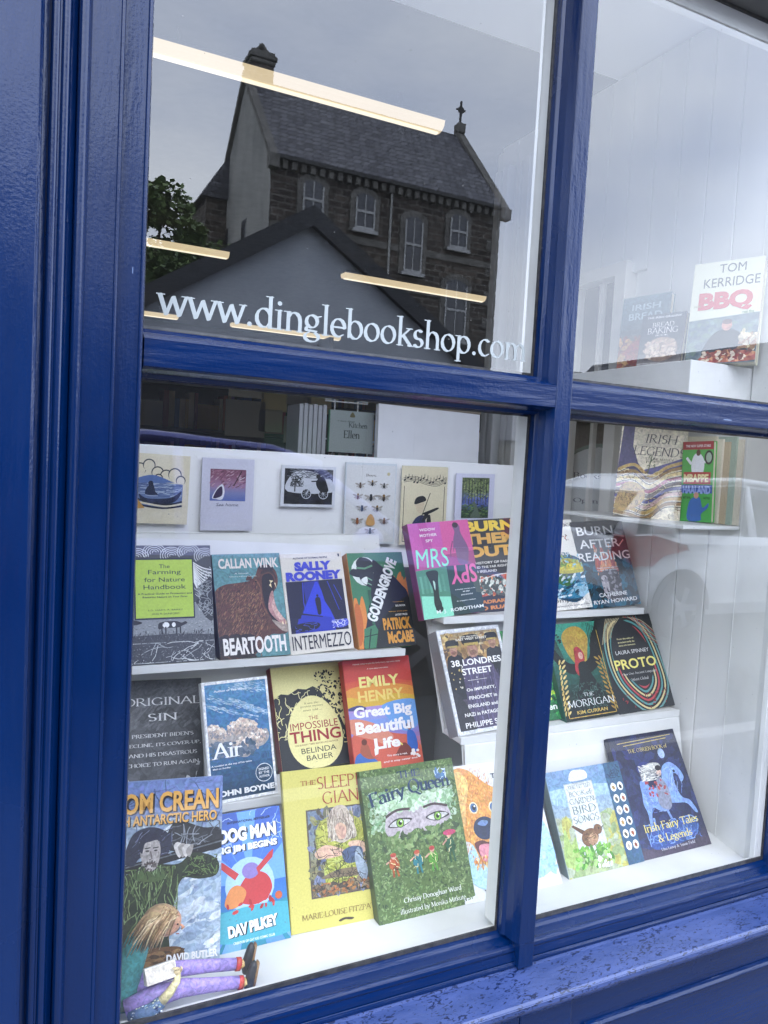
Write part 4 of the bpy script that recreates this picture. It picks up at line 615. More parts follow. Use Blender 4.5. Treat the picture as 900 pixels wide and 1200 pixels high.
def bbq(a):
    a.P([(0, 0), (1, 0), (1, .47), (0, .43)], '5c6a70'); a.scat(160, (0, .02, 1, .42), (.03, .08), ['52626a', '6a7a78', '64766c', '5a6870'], .6); a.S([(.26, .08), (.32, .24), (.46, .32), (.66, .32), (.8, .24), (.84, .06)], '20262c'); a.E(.56, .365, .075, .085, 'b07c6c'); a.E(.56, .40, .07, .04, '5c4038'); a.S([(.24, .02), (.3, .1), (.6, .12), (.96, .1), (1, .02)], 'a85c48'); a.scat(70, (.25, .03, .95, .12), (.03, .06), ['8c3c34', 'c88a64', 'd8c8b0', '6c3a30'], .6); a.scat(30, (.76, .14, 1, .3), (.03, .07), ['c8b890', '8c6c4c', 'a89c84'], .6)
    a.T('TOM', .56, .925, .38, .085, '3a3f46', bold=.0, name='author_name'); a.T('KERRIDGE', .56, .79, .8, .09, '3a3f46', bold=.0, name='author_name'); a.T('BBQ', .5, .6, .78, .2, 'b4303c', bold=.055); a.T('85 RECIPES', .1, .57, .1, .02, '8c8a60', name='subtitle'); a.T('real fire', .84, .48, .16, .03, '5c7c54', name='subtitle')
def bread(a):
    a.grad(0, 0, 1, 1, ['7a7470', '4c4a4c', '3c4048', '3c444e']); a.E(.52, .34, .38, .28, '8c7668', n=20); a.E(.5, .37, .33, .23, 'a8907c', n=20); a.L([(.5, .2), (.52, .5)], .02, '5c4838'); a.scat(90, (.16, .2, .86, .5), (.03, .08), ['b8a08c', '97806e', 'c8b4a0'], .5); a.Rc(0, 0, 1, .1, 'a8a4a0')
    a.T('THE IRISH GRANNY', .5, .94, .8, .04, 'dcdcdc', name='subtitle'); a.T('BREAD', .5, .8, .5, .09, 'e8e4e0', 'roman', wt=.05); a.T('BAKING', .5, .69, .7, .11, 'e8e4e0', 'roman', wt=.05); a.T('BOOK', .5, .6, .3, .03, 'e8e4e0', 'roman', name='subtitle')
def behind(a):
    a.grad(0, 0, 1, 1, ['8c5c4c', '8a5c40', '5a5c58', '5c7078', '6a8088']); a.scat(90, (0, .1, 1, .45), (.05, .12), ['b07c44', '9c4c34', '7a4030', 'c09058'], .6); a.E(.42, .26, .26, .26, '9c3c30', n=18); a.T('IRISH', .5, .86, .6, .08, 'a8b8bc'); a.T('BREAD', .5, .74, .7, .09, 'a8b8bc'); a.T('cookery', .7, .55, .4, .05, 'a8b8bc', name='subtitle')
# ---- greeting cards
def c_boat(a):
    a.Rc(0, 0, 1, 1, 'e8dfc4')
    for x, y, r in ((.2, .78, .1), (.34, .84, .1), (.48, .74, .1), (.62, .7, .1), (.76, .72, .11), (.86, .64, .08), (.5, .66, .07)): a.E(x, y, r, r, '2c3440', n=20); a.E(x, y-.012, r-.014, r-.006, 'e8dfc4', n=20)
    a.P([(.1, .24), (.9, .24), (.9, .58), (.1, .62)], '6c80a8'); a.curl(60, (.12, .4, .88, .58), .012, ['a9b8d0', '4c6090'], .2, .2, (-5, 5)); a.S([(.1, .62), (.4, .7), (.7, .62), (.7, .6), (.1, .58)], '5c78b0')
    a.S([(.2, .42), (.34, .36), (.7, .38), (.88, .48), (.8, .34), (.6, .28), (.3, .28)], '1c2846'); a.S([(.3, .42), (.34, .54), (.42, .56), (.46, .46), (.5, .42)], '1c2846'); a.E(.38, .58, .04, .04, '1c2846')
    for i in range(4): a.L([(.1, .36-.04*i), (.4, .31-.035*i), (.65, .28-.025*i), (.9, .33-.03*i)], .03, ('202838', 'e8dfc4')[i % 2], sm=4)
    a.P([(0, .0), (0, .5), (.1, .44), (.3, .22), (.1, .2)], 'c8963c')
def c_pink(a):
    a.grad(.18, .42, .82, .84, ['5c70b4', '8088b8', 'a07c9c', '8c5c74', '7a4c60'], 20); a.scat(120, (.2, .6, .8, .83), (.02, .05), ['a87488', '6c4458', 'c0a0ac'], .2, 30); a.L([(.6, .62), (.74, .82)], .02, '3c2434'); a.L([(.7, .7), (.8, .74)], .012, 'd8d0d8')
    a.S([(.22, .46), (.3, .58), (.4, .64), (.44, .54), (.4, .44), (.3, .44)], 'e4e4f0'); a.S([(.24, .46), (.31, .57), (.39, .61), (.4, .5), (.32, .46)], '3a2c50'); a.T('Sea home', .5, .37, .4, .04, '5c5c70', bold=0, shear=.3, name='handwriting')
def c_bike(a):
    a.Rc(.08, .1, .92, .9, '1c1f24'); a.S([(.14, .38), (.18, .74), (.36, .86), (.62, .82), (.78, .7), (.9, .66), (.9, .38)], 'ccd0d8', n=5); a.curl(40, (.1, .7, .9, .9), .01, ['6c7078'], .2, .3, (-30, 30)); a.L([(.26, .38), (.26, .62)], .02, '1c1f24'); a.curl(60, (.18, .5, .4, .74), .008, ['1c1f24'], .1, .5)
    for x in (.46, .76): a.E(x, .34, .085, .085, 'ccd0d8', n=18); a.E(x, .34, .074, .074, '1c1f24', n=18); [a.L([(x, .34), (x+.07*math.cos(t), .34+.1*math.sin(t))], .006, 'aab0b8', jit=True) for t in [i*.7 for i in range(9)]]
    for p in ([(.46, .34), (.54, .54), (.7, .52), (.76, .34)], [(.54, .54), (.6, .34), (.7, .52)], [(.5, .6), (.56, .6)]): a.L(p, .014, 'ccd0d8')
    a.S([(.62, .58), (.68, .72), (.76, .72), (.82, .56), (.84, .4), (.7, .4)], '14161a'); a.E(.66, .74, .04, .04, '14161a'); a.L([(.7, .64), (.54, .62)], .02, '14161a')
def c_bees(a):
    a.Rc(.05, .04, .95, .96, 'dfe0e0'); a.T('Bees.', .5, .84, .2, .03, '6a6458', 'roman'); a.E(.82, .86, .03, .03, 'cfc498')
    P = [(.3, .72, 1), (.52, .75, 1), (.74, .72, .9), (.26, .59, 1), (.5, .58, 1.3), (.74, .58, 1.3), (.34, .45, 1.1), (.62, .45, 1.1), (.26, .3, 1.2), (.76, .3, 1.1), (.5, .18, 1.1)]
    for i, (x, y, s_) in enumerate(P):
        c = ['5c4a40', '2c2a2c', '2a2c2a', '6c4a34', '2c3038', '4a4038', '3a4c64', '3c4048', '8c5430', '6c5038', '3c4a38'][i]
        for q in (-1, 1): a.E(x+q*.055*s_, y+.012, .045*s_, .014*s_, 'a8a49c', q*18, n=8); a.E(x+q*.045*s_, y-.012, .035*s_, .012*s_, 'b4b0a8', -q*25, n=8); a.L([(x, y), (x+q*.04*s_, y-.035)], .006, c)
        a.E(x, y-.012, .022*s_, .04*s_, c, n=10); a.E(x, y+.02, .02*s_, .02*s_, '8a6c3c' if i % 2 else c, n=8)
    a.S([(.42, .26), (.44, .34), (.5, .38), (.56, .34), (.58, .26), (.5, .24)], 'd0a060'); a.L([(.1, .08), (.7, .08)], .004, 'b4b4b4'); a.L([(.1, .06), (.6, .06)], .004, 'b4b4b4')
def c_fiddle(a):
    a.Rc(.02, .02, .98, .98, 'e6dcbc')
    for p in ([(.08, .06), (.08, .74)], [(.92, .06), (.92, .74)], [(.08, .06), (.92, .06)]): a.L(p, .012, '2a2c34')
    for i in range(4): a.L([(.06, .84-.018*i), (.3, .86-.018*i), (.5, .82-.018*i), (.75, .8-.018*i), (.95, .86-.018*i)], .008, '22242a', sm=5)
    for i in range(14): a.E(.08+.065*i, .81+.03*math.sin(i*1.3), .022, .016, '22242a', 20, n=8); a.L([(.1+.065*i, .81+.03*math.sin(i*1.3)), (.1+.065*i, .87+.02*math.sin(i*1.3))], .01, '22242a', jit=True)
    a.S([(.24, .06), (.26, .26), (.36, .36), (.5, .38), (.56, .28), (.6, .3), (.6, .06)], '2c3560'); a.S([(.56, .2), (.58, .36), (.64, .38), (.66, .22)], '1c1e24'); a.S([(.32, .5), (.36, .58), (.48, .58), (.5, .5), (.46, .42), (.38, .42)], 'e0cfb0'); a.S([(.3, .52), (.34, .6), (.48, .62), (.54, .57), (.44, .54)], '1a1c22')
    a.S([(.46, .4), (.6, .44), (.78, .48), (.8, .46), (.6, .4)], '1a1c22'); a.L([(.42, .3), (.62, .66)], .014, '1a1c22'); a.S([(.46, .3), (.56, .34), (.6, .4), (.54, .42)], '22242a')
def c_blue(a):
    a.Rc(.18, .12, .84, .9, '3c4c34'); a.grad(.19, .13, .83, .89, ['1c3824', '2c4c34', '4456a0', '5c6cb0', '6a7c50', '7c8c5c', '5c6c40'], 21); a.scat(260, (.2, .5, .82, .88), (.01, .03), ['8ca060', '4c5c34', 'a8b47c', '34442c'], .6); a.scat(160, (.2, .36, .82, .52), (.01, .03), ['5c6cc0', '4c58a0', '7c88c8', '3c4c6c'], .4, 0); a.scat(120, (.2, .14, .82, .38), (.02, .05), ['2c4c2c', '4c6c34', '1c2c1c', '6c8c4c'], .3, 10); a.S([(.4, .14), (.5, .3), (.44, .4), (.48, .44), (.54, .38), (.6, .24), (.64, .14)], '5c6c5c')
    for i in range(9): a.Rc(.2+.07*i, .42-.02*(i % 3), .216+.07*i, .88, ('2c3424', '5c6450', '20281c')[i % 3])
# name: (x y z w h yaw lean roll), thickness, cover colour, spine colour, label
BK = {
'farming': ((.2876, .4232, 1.098, .1838, .2321, -2.4, 21.1, .6), .016, '45494e', '45494e', 'black and white linocut paperback with lime green title panel, cow in field', farming),
'beartooth': ((.4639, .4239, 1.098, .1457, .2165, .9, 23.35, 1.1), .028, '5f9396', '1f2426', 'teal hardback showing roaring brown bear, second on the top left tier', beartooth),
'intermezzo': ((.6122, .4318, 1.099, .1425, .2132, .7, 20.7, 2.4), .03, 'ded8cc', 'ded8cc', 'cream book with violet blue lettering over dark blue scene of lone figure', intermezzo),
'grove': ((.7667, .4341, 1.099, .1398, .216, .1, 23.4, 1.3), .026, '3c7d55', 'c98a3c', 'green book with orange spine and dark man in hat, slanting white title', grove),
'spy': ((.9054, .3893, 1.173, .1611, .2142, .6, 18.7, 4.8), .024, 'b0568e', '7c3566', 'pink and mint green book with upside down figure, tilted on its shelf', spy),
'burnout': ((1.047, .4150, 1.172, .1677, .2195, .4, 16.4, 3.7), .02, '33333a', '2c2c30', 'charcoal book with heavy yellow capitals, half behind the pink and mint book', burnout),
'earth': ((1.224, .39, 1.174, .1537, .2254, .4, 22.8, 3.2), .022, 'e6e2d8', 'e0dcd0', 'white book with blue globe, partly hidden by the blue glazing bar', earth),
'reading': ((1.3795, .3955, 1.175, .1694, .223, -.5, 20.7, 3.5), .024, '1a2434', '161a26', 'dark teal thriller with red flames, rightmost on the upper right tier', reading),
'sin': ((.2914, .4316, .853, .1569, .2057, -1, 25.4, -1.4), .026, '43454a', '2b2d31', 'grey book showing hands over a face, white capitals, left end of middle tier', sin),
'air': ((.4235, .3285, .8515, .131, .2241, .3, 20.3, 1.9), .02, 'e2e4e6', 'e2e4e6', 'blue sky and clouds book with white border and round signed seal', air),
'egg': ((.6109, .4172, .8547, .1655, .2176, .2, 26.2, 1.3), .026, 'f0e7a2', '7c1f2c', 'pale yellow book with egg on cracked black, dark red spine', egg),
'emily': ((.7569, .3759, .8521, .1637, .2332, 0, 22.9, .9), .022, 'c8403c', 'b0342f', 'red to orange sunset book with two seated figures, right end of middle tier', emily),
'crean': ((.2384, .1275, .6842, .1805, .2912, -8.8, 12.8, 0), .008, '7f92bc', '7f92bc', 'large blue grey comic book with man in green jumper carrying a pole', crean),
'dogman': ((.3929, .1374, .684, .127, .2133, -.5, 22.7, .9), .02, '3a6fc8', 'a82c30', 'bright blue comic hardback with red burst, right of the green jumper book', dogman),
'giant': ((.559, .1386, .6841, .1979, .267, -1.8, 23.65, -.7), .012, 'cdc468', 'c0b658', 'yellow picture book with framed painting of long haired seated giant', giant),
'fairy': ((.7156, .1131, .6841, .2026, .2627, -.4, 25.6, .8), .02, '566e3c', '3e5430', 'green leafy picture book with pair of green eyes peering through foliage', fairy),
'puppy': ((.9051, .1091, .6839, .2248, .2487, -.9, 32.8, -.8), .008, 'd8dada', 'd0d2d2', 'white picture book with orange puppy face, behind the blue glazing bar', puppy),
'bird': ((1.141, .1131, .684, .2021, .2073, -.2, 28.25, .5), .022, 'a8c0d4', '6c8084', 'pale blue board book with brown wren and column of round bird buttons', bird),
'horse': ((1.347, .116, .6841, .203, .258, 0, 31, .55), .016, '1c2447', '151b38', 'navy book with pale blue horse and rider, yellow lettering', horse),
'londres': ((.9456, .2843, .943, .1648, .2255, .7, 26.35, 2.3), .036, 'd6d8da', '8c8e92', 'thick grey edged book showing uniformed men in peaked caps', londres),
'green': ((1.089, .2963, .9425, .1208, .2134, 1.3, 26.8, 1.6), .02, '1f6a3c', '1f6a3c', 'bright green book mostly hidden behind the blue glazing bar', green),
'morrigan': ((1.228, .2821, .9428, .1572, .2232, .5, 25.5, 1.4), .026, '1f5a4c', '1f5a4c', 'dark green and gold book with red haired woman and black wings', morrigan),
'proto': ((1.405, .2886, .9433, .1806, .232, -.7, 26.2, 2.55), .026, '22262a', '22262a', 'black book with red and teal swirling bands round yellow title', proto),
'legends': ((1.384, .3242, 1.404, .1524, .2541, -44, 8.2, -1.9), .022, 'ddd2b8', '3c3a66', 'cream and purple swirl patterned book standing upright by the side wall', legends),
'mbappe': ((1.451, .2347, 1.404, .0826, .1873, -84.9, -.8, 2), .012, '4cae4c', '3c9440', 'narrow green football book with red banner beside the swirl patterned book', player),
'bbq': ((1.399, .1599, 1.758, .1463, .2381, -64.6, 10.5, 1.3), .026, 'c8c8b0', 'bcbca4', 'cream cookbook with big red letters and man cooking, in upper right pane', bbq),
'bread': ((1.358, .2969, 1.757, .1065, .1299, -72.7, 9.3, .6), .016, '3c4048', '2c3038', 'small dark cookbook with round loaf on its cover, upper right pane', bread),
'behind': ((1.405, .403, 1.758, .1279, .1958, -73.7, 6.9, 1.3), .018, '6a8088', '5c7078', 'grey teal cookbook half behind the small loaf cookbook', behind),
}
def local_axes(yaw, lean, roll):
    y, l, r = R(yaw), R(lean), R(roll)
    Xa = Vector((math.cos(y), math.sin(y), 0)); Nf = Vector((math.sin(y), -math.cos(y), 0)); U = Vector((0, 0, 1))*math.cos(l)-Nf*math.sin(l)
    X2 = Xa*math.cos(r)+U*math.sin(r); U2 = -Xa*math.sin(r)+U*math.cos(r); return X2, U2.cross(X2), U2
def frame(x, y, z, yaw, lean, roll):
    X2, Yb, U2 = local_axes(yaw, lean, roll)
    return Matrix(((X2.x, Yb.x, U2.x, x), (X2.y, Yb.y, U2.y, y), (X2.z, Yb.z, U2.z, z), (0, 0, 0, 1)))
PAGES = mat('book_pages', 'd8d0bc', 'c2b8a0', .8, 900, stretch=(.02, 1, .02))
def make_book(k):
    (x, y, z, w_, h_, yaw, lean, roll), t, cc, sp_, label, draw = BK[k]
    root = empty('book', M=frame(x, y, z, yaw, lean, roll)); tag(root, label, 'book', 'books facing out in the shop window')
    c, s_ = lin(cc), lin(sp_); mb = MB(); b = .0012
    mb.box(-w_/2, w_/2, 0, b, 0, h_, c); mb.box(-w_/2, w_/2, t-b, t, 0, h_, c); mb.build('cover', PRINT, root, bevel=.0004)
    MB().box(-w_/2-.0012, -w_/2-.0001, .0, t, 0, h_, s_).build('spine', PRINT, root, bevel=.0003)
    MB().box(-w_/2+.0004, w_/2-.0025, b+.0002, t-b-.0002, .0022, h_-.0022).build('page_block', PAGES, root)
    a = Art(root, w_, h_, sum(map(ord, k)))
    if k == 'crean':
        a.k = 60; crean_shadow(a); a.k = 0; k0 = a.T
        draw_t = [];
        def later(*p, **q): draw_t.append((p, q))
        a.T = later; draw(a); a.T = k0; a.k = 64
        for p, q in draw_t: a.T(*p, **q)
    elif k in ('burnout', 'morrigan', 'fairy', 'horse'): draw(a)
    else: draw(a)
    a.done(m=PAINTED if k in 'beartooth air sin crean giant fairy puppy bird horse reading earth londres morrigan bread bbq behind legends burnout green'.split() else PRINT)
    return root
for k in BK: make_book(k)
def spine_text(k, txt, c, u=.0007):
    pass
CARDS = {
'c_boat': ((.3029, .686, 1.342, .1332, .1523, -1.1), 'e8dfc4', 'cream greeting card with blue rowing boat and clouds, leftmost on white board', c_boat),
'c_pink': ((.4601, .686, 1.324, .1285, .1718, .3), 'd4d4e4', 'pale lilac card with small pink and blue boat print', c_pink),
'c_bike': ((.6555, .686, 1.383, .146, .1051, .3), 'dcdfe6', 'small landscape card with black linocut of figure pushing a bicycle', c_bike),
'c_bees': ((.822, .686, 1.294, .148, .2092, .8), 'd6dde2', 'tall white card covered in rows of painted bees', c_bees),
'c_fiddle': ((.9745, .686, 1.293, .1409, .2091, .8), 'd8d2b8', 'cream card with fiddle player under a line of music', c_fiddle),
'c_blue': ((1.129, .686, 1.352, .1293, .1378, 1.2), 'dcdcf0', 'white edged card with photo of bluebell wood, rightmost on the board', c_blue)}
SLEEVE = glass_mat('clear_film', .8, double=False)
for k, ((x, y, z, w_, h_, roll), cc, label, draw) in CARDS.items():
    root = empty('greeting_card', M=frame(x, y-.006, z, 0, 0, roll)); tag(root, label, 'card', 'greeting cards on the white display board')
    MB().box(-w_/2+.004, w_/2-.004, 0, .0035, .004, h_-.003, lin(cc)).build('card', PRINT, root, bevel=.0003)
    mb = MB(); rg = random.Random(k); nx, nz = 9, 11; Q = {}
    for i in range(nx+1):
        for j in range(nz+1): Q[i, j] = (-w_/2+w_*i/nx, -.0045-rg.random()*.0007-(.002 if j in (0, nz) else 0)*rg.random(), h_*j/nz)
    for i in range(nx):
        for j in range(nz): mb.face([Q[i, j], Q[i+1, j], Q[i+1, j+1], Q[i, j+1]])
    mb.build('clear_sleeve', SLEEVE, root, smooth=True)
    a = Art(root, w_, h_, 5); draw(a); a.done('card_print')
# ================================================================ materials of the place
BLUE = mat('blue_gloss_paint', (.0001, .0105, .056), (.0002, .0145, .074), .2, 14, chips=True, bump=1.0, bscale=46, stretch=(1, 1, .14), spec=.4)
BLUE_H = mat('blue_gloss_paint_rail', (.0001, .0105, .058), (.0002, .0145, .076), .2, 14, chips=True, bump=1.0, bscale=60, stretch=(.1, 1, 1), spec=.4)
WHITE = mat('white_display_paint', (.67, .68, .66), (.79, .80, .78), .45, 7, bump=.15, bscale=40, detail=9)
WALLW = mat('white_board_paint', (.62, .63, .61), (.72, .72, .70), .5, 5, bump=.2, bscale=30, stretch=(1, 1, .3))
SHADEB = mat('shaded_back_board', (.17, .17, .165), (.2, .2, .19), .6, 8)  # grey stands in for the shade on the back board
BLACKS = mat('black_glazing_seal', (.012, .012, .012), (.05, .045, .04), .7, 80, bump=.5, bscale=120)
DARKG = mat('dark_grey_paint', (.09, .09, .088), (.11, .11, .105), .6, 6)
def sill_material():
    m = mat('worn_blue_sill_paint', (.022, .042, .135), (.036, .06, .18), .36, 30, bump=.7, bscale=70, stretch=(.35, 1, 1), spec=.6)
    nt = m.node_tree; N = nt.nodes; L = nt.links; b = N['Principled BSDF']
    src = b.inputs['Base Color'].links[0].from_socket
    tc = N.new('ShaderNodeTexCoord'); mp = N.new('ShaderNodeMapping'); mp.inputs['Scale'].default_value = (.45, 1, 1); L.new(tc.outputs['Object'], mp.inputs['Vector'])
    n = N.new('ShaderNodeTexNoise'); n.inputs['Scale'].default_value = 190; n.inputs['Detail'].default_value = 2; n.inputs['Distortion'].default_value = 1.2; L.new(mp.outputs['Vector'], n.inputs['Vector'])
    n2 = N.new('ShaderNodeTexNoise'); n2.inputs['Scale'].default_value = 18; L.new(tc.outputs['Object'], n2.inputs['Vector'])
    a = N.new('ShaderNodeMath'); a.operation = 'MULTIPLY_ADD'; a.inputs[1].default_value = .35; L.new(n2.outputs['Fac'], a.inputs[0]); L.new(n.outputs['Fac'], a.inputs[2])
    r = N.new('ShaderNodeValToRGB'); r.color_ramp.elements[0].position = .765; r.color_ramp.elements[1].position = .785; L.new(a.outputs[0], r.inputs['Fac'])
    mx = N.new('ShaderNodeMix'); mx.data_type = 'RGBA'; mx.inputs[7].default_value = (.001, .008, .045, 1); L.new(r.outputs['Color'], mx.inputs[0]); L.new(src, mx.inputs[6]); L.new(mx.outputs[2], b.inputs['Base Color'])
    return m
SILL = sill_material()
GLASS = glass_mat('window_glass', .76, dirt=.012)
INNER = glass_mat('inner_glass', 1.0, double=False)

# ================================================================ shopfront
GROUND_Z = 0.0
sf = empty('shopfront', (0, 0, 0)); tag(sf, 'blue painted timber shopfront with glazing bars and fluted pilaster', 'shopfront')
def arc(cx, cy, r, a0, a1, n=6): return [(cx+r*math.cos(R(a0+(a1-a0)*i/n)), cy+r*math.sin(R(a0+(a1-a0)*i/n))) for i in range(n+1)]
TOP = 2.375
# pilaster outline in plan (x, y), street side negative y
pil = [(-.30, .1), (-.30, -.100), (.026, -.100), (.030, -.096), (.031, -.072), (.036, -.070)]+arc(.0425, -.073, .005, 200, 340)+arc(.0535, -.073, .005, 200, 340)+[(.060, -.066), (.066, -.062), (.066, .1)]
MB().prism(pil, 'z', .02, 2.62).build('pilaster', BLUE, sf, bevel=.0012)
jamb = [(.0665, .1), (.0665, -.060)]+arc(.0735, -.066, .0062, 190, 330)+[(.0815, -.064), (.1125, -.064)]+arc(.1155, -.063, .0028, 200, 340, 4)+[(.1185, -.056), (.1445, -.055)]+arc(.1475, -.0555, .0026, 200, 340, 4)+[(.1515, -.05), (.156, -.006), (.156, .1)]
MB().prism(jamb, 'z', .02, 2.62).build('window_jamb', BLUE, sf, bevel=.0008)
mull = [(.786, .003), (.786, -.010), (.7905, -.014), (.7925, -.030), (.7955, -.040), (.797, -.0475), (.8275, -.0485), (.830, -.043), (.8345, -.014), (.840, -.010), (.840, .003)]
MB().prism(mull, 'z', .7025, TOP).build('glazing_bar', BLUE, sf, bevel=.0008)
MB().box(.7978, .8282, -.0480, .003, .6588, .7022).build('bar_foot', BLUE, sf, bevel=.0008)
# horizontal bar, outline (y, z)
rail = [(.003, 1.594), (-.010, 1.594), (-.014, 1.599), (-.030, 1.601), (-.040, 1.603), (-.0470, 1.606), (-.0475, 1.640), (-.042, 1.643), (-.036, 1.645), (-.030, 1.6445), (-.014, 1.652), (-.009, 1.657), (.003, 1.657)]
for x0, x1 in ((.154, .7965), (.829, 1.475)): MB().prism(rail, 'x', x0, x1).build('transom', BLUE_H, sf, bevel=.0008)
rj = [(1.4700, .0065), (1.470, -.006), (1.474, -.05), (1.50, -.055), (1.504, -.064), (1.56, -.064), (1.56, -.1), (1.9, -.1), (1.9, .1), (1.565, .1), (1.565, .0065)]
MB().prism(rj, 'z', .02, 2.62).build('window_jamb', BLUE, sf, bevel=.001)
# head: dark painted board above the glass
MB().box(.157, 1.469, -.06, .02, TOP, 2.44).build('head_board', DARKG, sf, bevel=.002)
MB().box(.067, 1.9, -.12, .1, 2.44, 2.62).build('fascia', BLUE_H, sf, bevel=.004)
MB().box(-.8, 2.4, -.27, .1, 2.621, 2.72).build('shade_cornice', BLUE_H, sf, bevel=.01)  # unseen overhang, added to shade the front of the display
MB().box(-.8, 2.4, -.2, .1, 2.7205, 3.4).build('fascia', BLUE_H, sf, bevel=.004)
# sill
bead = [(.003, .702), (-.003, .699), (-.006, .6945), (-.022, .6925)]+[(-.028+.0075*math.cos(R(t)), .6855+.0075*math.sin(R(t))) for t in (70, 100, 140, 180, 215)]+[(-.036, .675), (-.0365, .667), (.003, .667)]
for x0, x1 in ((.1505, .7975), (.8285, 1.4755)): MB().prism(bead, 'x', x0, x1).build('bottom_bead', BLUE_H, sf, bevel=.0006)
MB().prism([(.003, .6665), (-.0385, .6665), (-.040, .6635), (-.0400, .6585), (.003, .6585)], 'x', .119, 1.50).build('sill_fillet', BLUE_H, sf, bevel=.0006)
sill = [(.05, .6583), (-.0405, .6580), (-.045, .6565), (-.108, .649), (-.1125, .6455), (-.1135, .638), (-.111, .631), (-.106, .628), (.05, .628)]
MB().prism(sill, 'x', .0666, 1.9).build('window_sill', SILL, sf, bevel=.0012)
# stall riser with recessed panels
MB().box(.0668, 1.9, -.070, .05, .05, .6275).build('stall_riser', BLUE_H, sf)
def riser_panel(x0, x1):
    M_ = [(x0-.11, x0, .05, .612), (x1, x1+.05, .05, .612), (x0, x1, .05, .12)]
    for a, b, c, d in M_: MB().box(a, b, -.090, -.0705, c, d).build('panel_stile', BLUE_H, sf, bevel=.003)
    MB().box(x0-.11, x1+.05, -.090, -.0705, .6125, .6275).build('panel_rail', BLUE_H, sf, bevel=.002)
    MB().box(x0+.003, x1-.003, -.077, -.0706, .123, .607).build('riser_panel', BLUE_H, sf, bevel=.002)
    MB().prism([(-.0775, .535), (-.083, .538), (-.086, .543), (-.083, .548), (-.0775, .551)], 'x', x0+.04, x1-.045).build('panel_moulding', BLUE_H, sf, bevel=.0008)
riser_panel(.885, 1.475); riser_panel(.19, .7245)
# glass panes and seals
for x0, x1, z0, z1 in ((.158, .786, .704, 1.594), (.158, .786, 1.659, TOP-.002), (.8405, 1.4695, .704, 1.594), (.8405, 1.4695, 1.659, TOP-.002)):
    MB().face([(x0, 0, z0), (x1, 0, z0), (x1, 0, z1), (x0, 0, z1)]).build('glass_pane', GLASS, sf)
    s = MB(); s.box(x0-.001, x1+.001, .0035, .007, z0-.003, z0+.004); s.box(x0-.001, x1+.001, .0035, .007, z1-.003, z1+.002); s.box(x1-.003, x1+.001, .0036, .0068, z0, z1); s.box(x0-.001, x0+.002, .0036, .0068, z0, z1); s.build('glazing_seal', BLACKS, sf)
# inner white liners
MB().box(.7885, .8385, .0075, .046, .702, TOP).build('bar_liner', WHITE, sf, bevel=.002)
MB().box(.1565, 1.4550, .0075, .022, .6842, .7005).build('sill_liner', WHITE, sf, bevel=.0015)
MB().box(.1565, 1.4550, .0075, .03, 2.338, TOP+.03).build('head_liner', WHITE, sf, bevel=.002)
MB().prism([(1.4555, .0075), (1.56, .0075), (1.56, .141), (1.4890, .141)], 'z', .6842, 2.60).build('corner_post', WHITE, sf, bevel=.0012)
MB().box(1.4475, 1.4553, .0076, .02, .7007, 2.337).build('corner_bead', WHITE, sf, bevel=.001)
MB().box(.1, .12, .101, .72, .6842, 2.6).build('bounce_panel', WHITE, sf)  # unseen white panel, added to bounce light into the bay
# vinyl web address on the upper left pane
V, F = roman('www.dinglebookshop.com', wt=.068, thin=.023, ang=24)
txt = MB(); x0, x1, zb, zt = .1735, .7665, 1.6655, 1.7235
VIN = mat('pale_blue_vinyl', (.35, .385, .385), (.37, .405, .405), .5, 30)
for v in V: txt.V.append((x0+(x1-x0)*v[0], -.0006-v[2], zb+(zt-zb)*v[1]+.0008*v[0]))
txt.F = list(F); txt.C = [None]*len(F)
lt = txt.build('window_lettering', VIN, None); lt.parent = sf; tag(lt, 'pale serif web address lettering')

# ================================================================ display window bay
MB().box(-.35, 1.56, .0225, 1.25, .60, .684).build('display_floor', WHITE)['kind'] = 'structure'
wall = empty('side_wall', (1.493, .65, .684)); tag(wall, 'white tongue and groove side wall of the window bay', 'wall')
WX = 1.493
ys = [.142+.088*i for i in range(13)]
OPY0, OPY1, OPZ0, OPZ1 = .575, .775, 1.20, 2.045
for i in range(12):
    y0, y1 = ys[i]+.0012, ys[i+1]-.0012
    if y0 < OPY1 and y1 > OPY0:
        for z0, z1 in ((.684, OPZ0), (OPZ1, 2.585)):
            b = MB().box(WX, WX+.018, y0, y1, z0, z1).build('wall_board', WALLW, None, bevel=.002); b.parent = wall; b.matrix_parent_inverse = wall.matrix_world.inverted() if False else Matrix.Translation((-1.493, -.65, -.684))
    else:
        b = MB().box(WX, WX+.018, y0, y1, .684, 2.585).build('wall_board', WALLW, None, bevel=.002); b.parent = wall; b.matrix_parent_inverse = Matrix.Translation((-1.493, -.65, -.684))
def wl(mb, name, m, bevel=.0015):
    o = mb.build(name, m, None, bevel=bevel); o.parent = wall; o.matrix_parent_inverse = Matrix.Translation((-1.493, -.65, -.684)); return o
wl(MB().box(WX+.0185, WX+.03, .1, OPY0, .684, 2.585), 'backing', WALLW); wl(MB().box(WX+.0185, WX+.03, OPY1, 1.25, .684, 2.585), 'backing', WALLW)
wl(MB().box(WX+.0185, WX+.03, OPY0, OPY1, .684, OPZ0), 'backing', WALLW); wl(MB().box(WX+.0185, WX+.03, OPY0, OPY1, OPZ1, 2.585), 'backing', WALLW)
CREAM = mat('cream_gloss_paint', (.62, .6, .54), (.68, .66, .6), .4, 10)
for q in ((WX-.022, WX+.03, OPY0-.03, OPY0+.012, OPZ0-.03, OPZ1+.03), (WX-.016, WX+.03, OPY1-.012, OPY1+.03, OPZ0-.03, OPZ1+.03)): wl(MB().box(*q), 'architrave', CREAM)
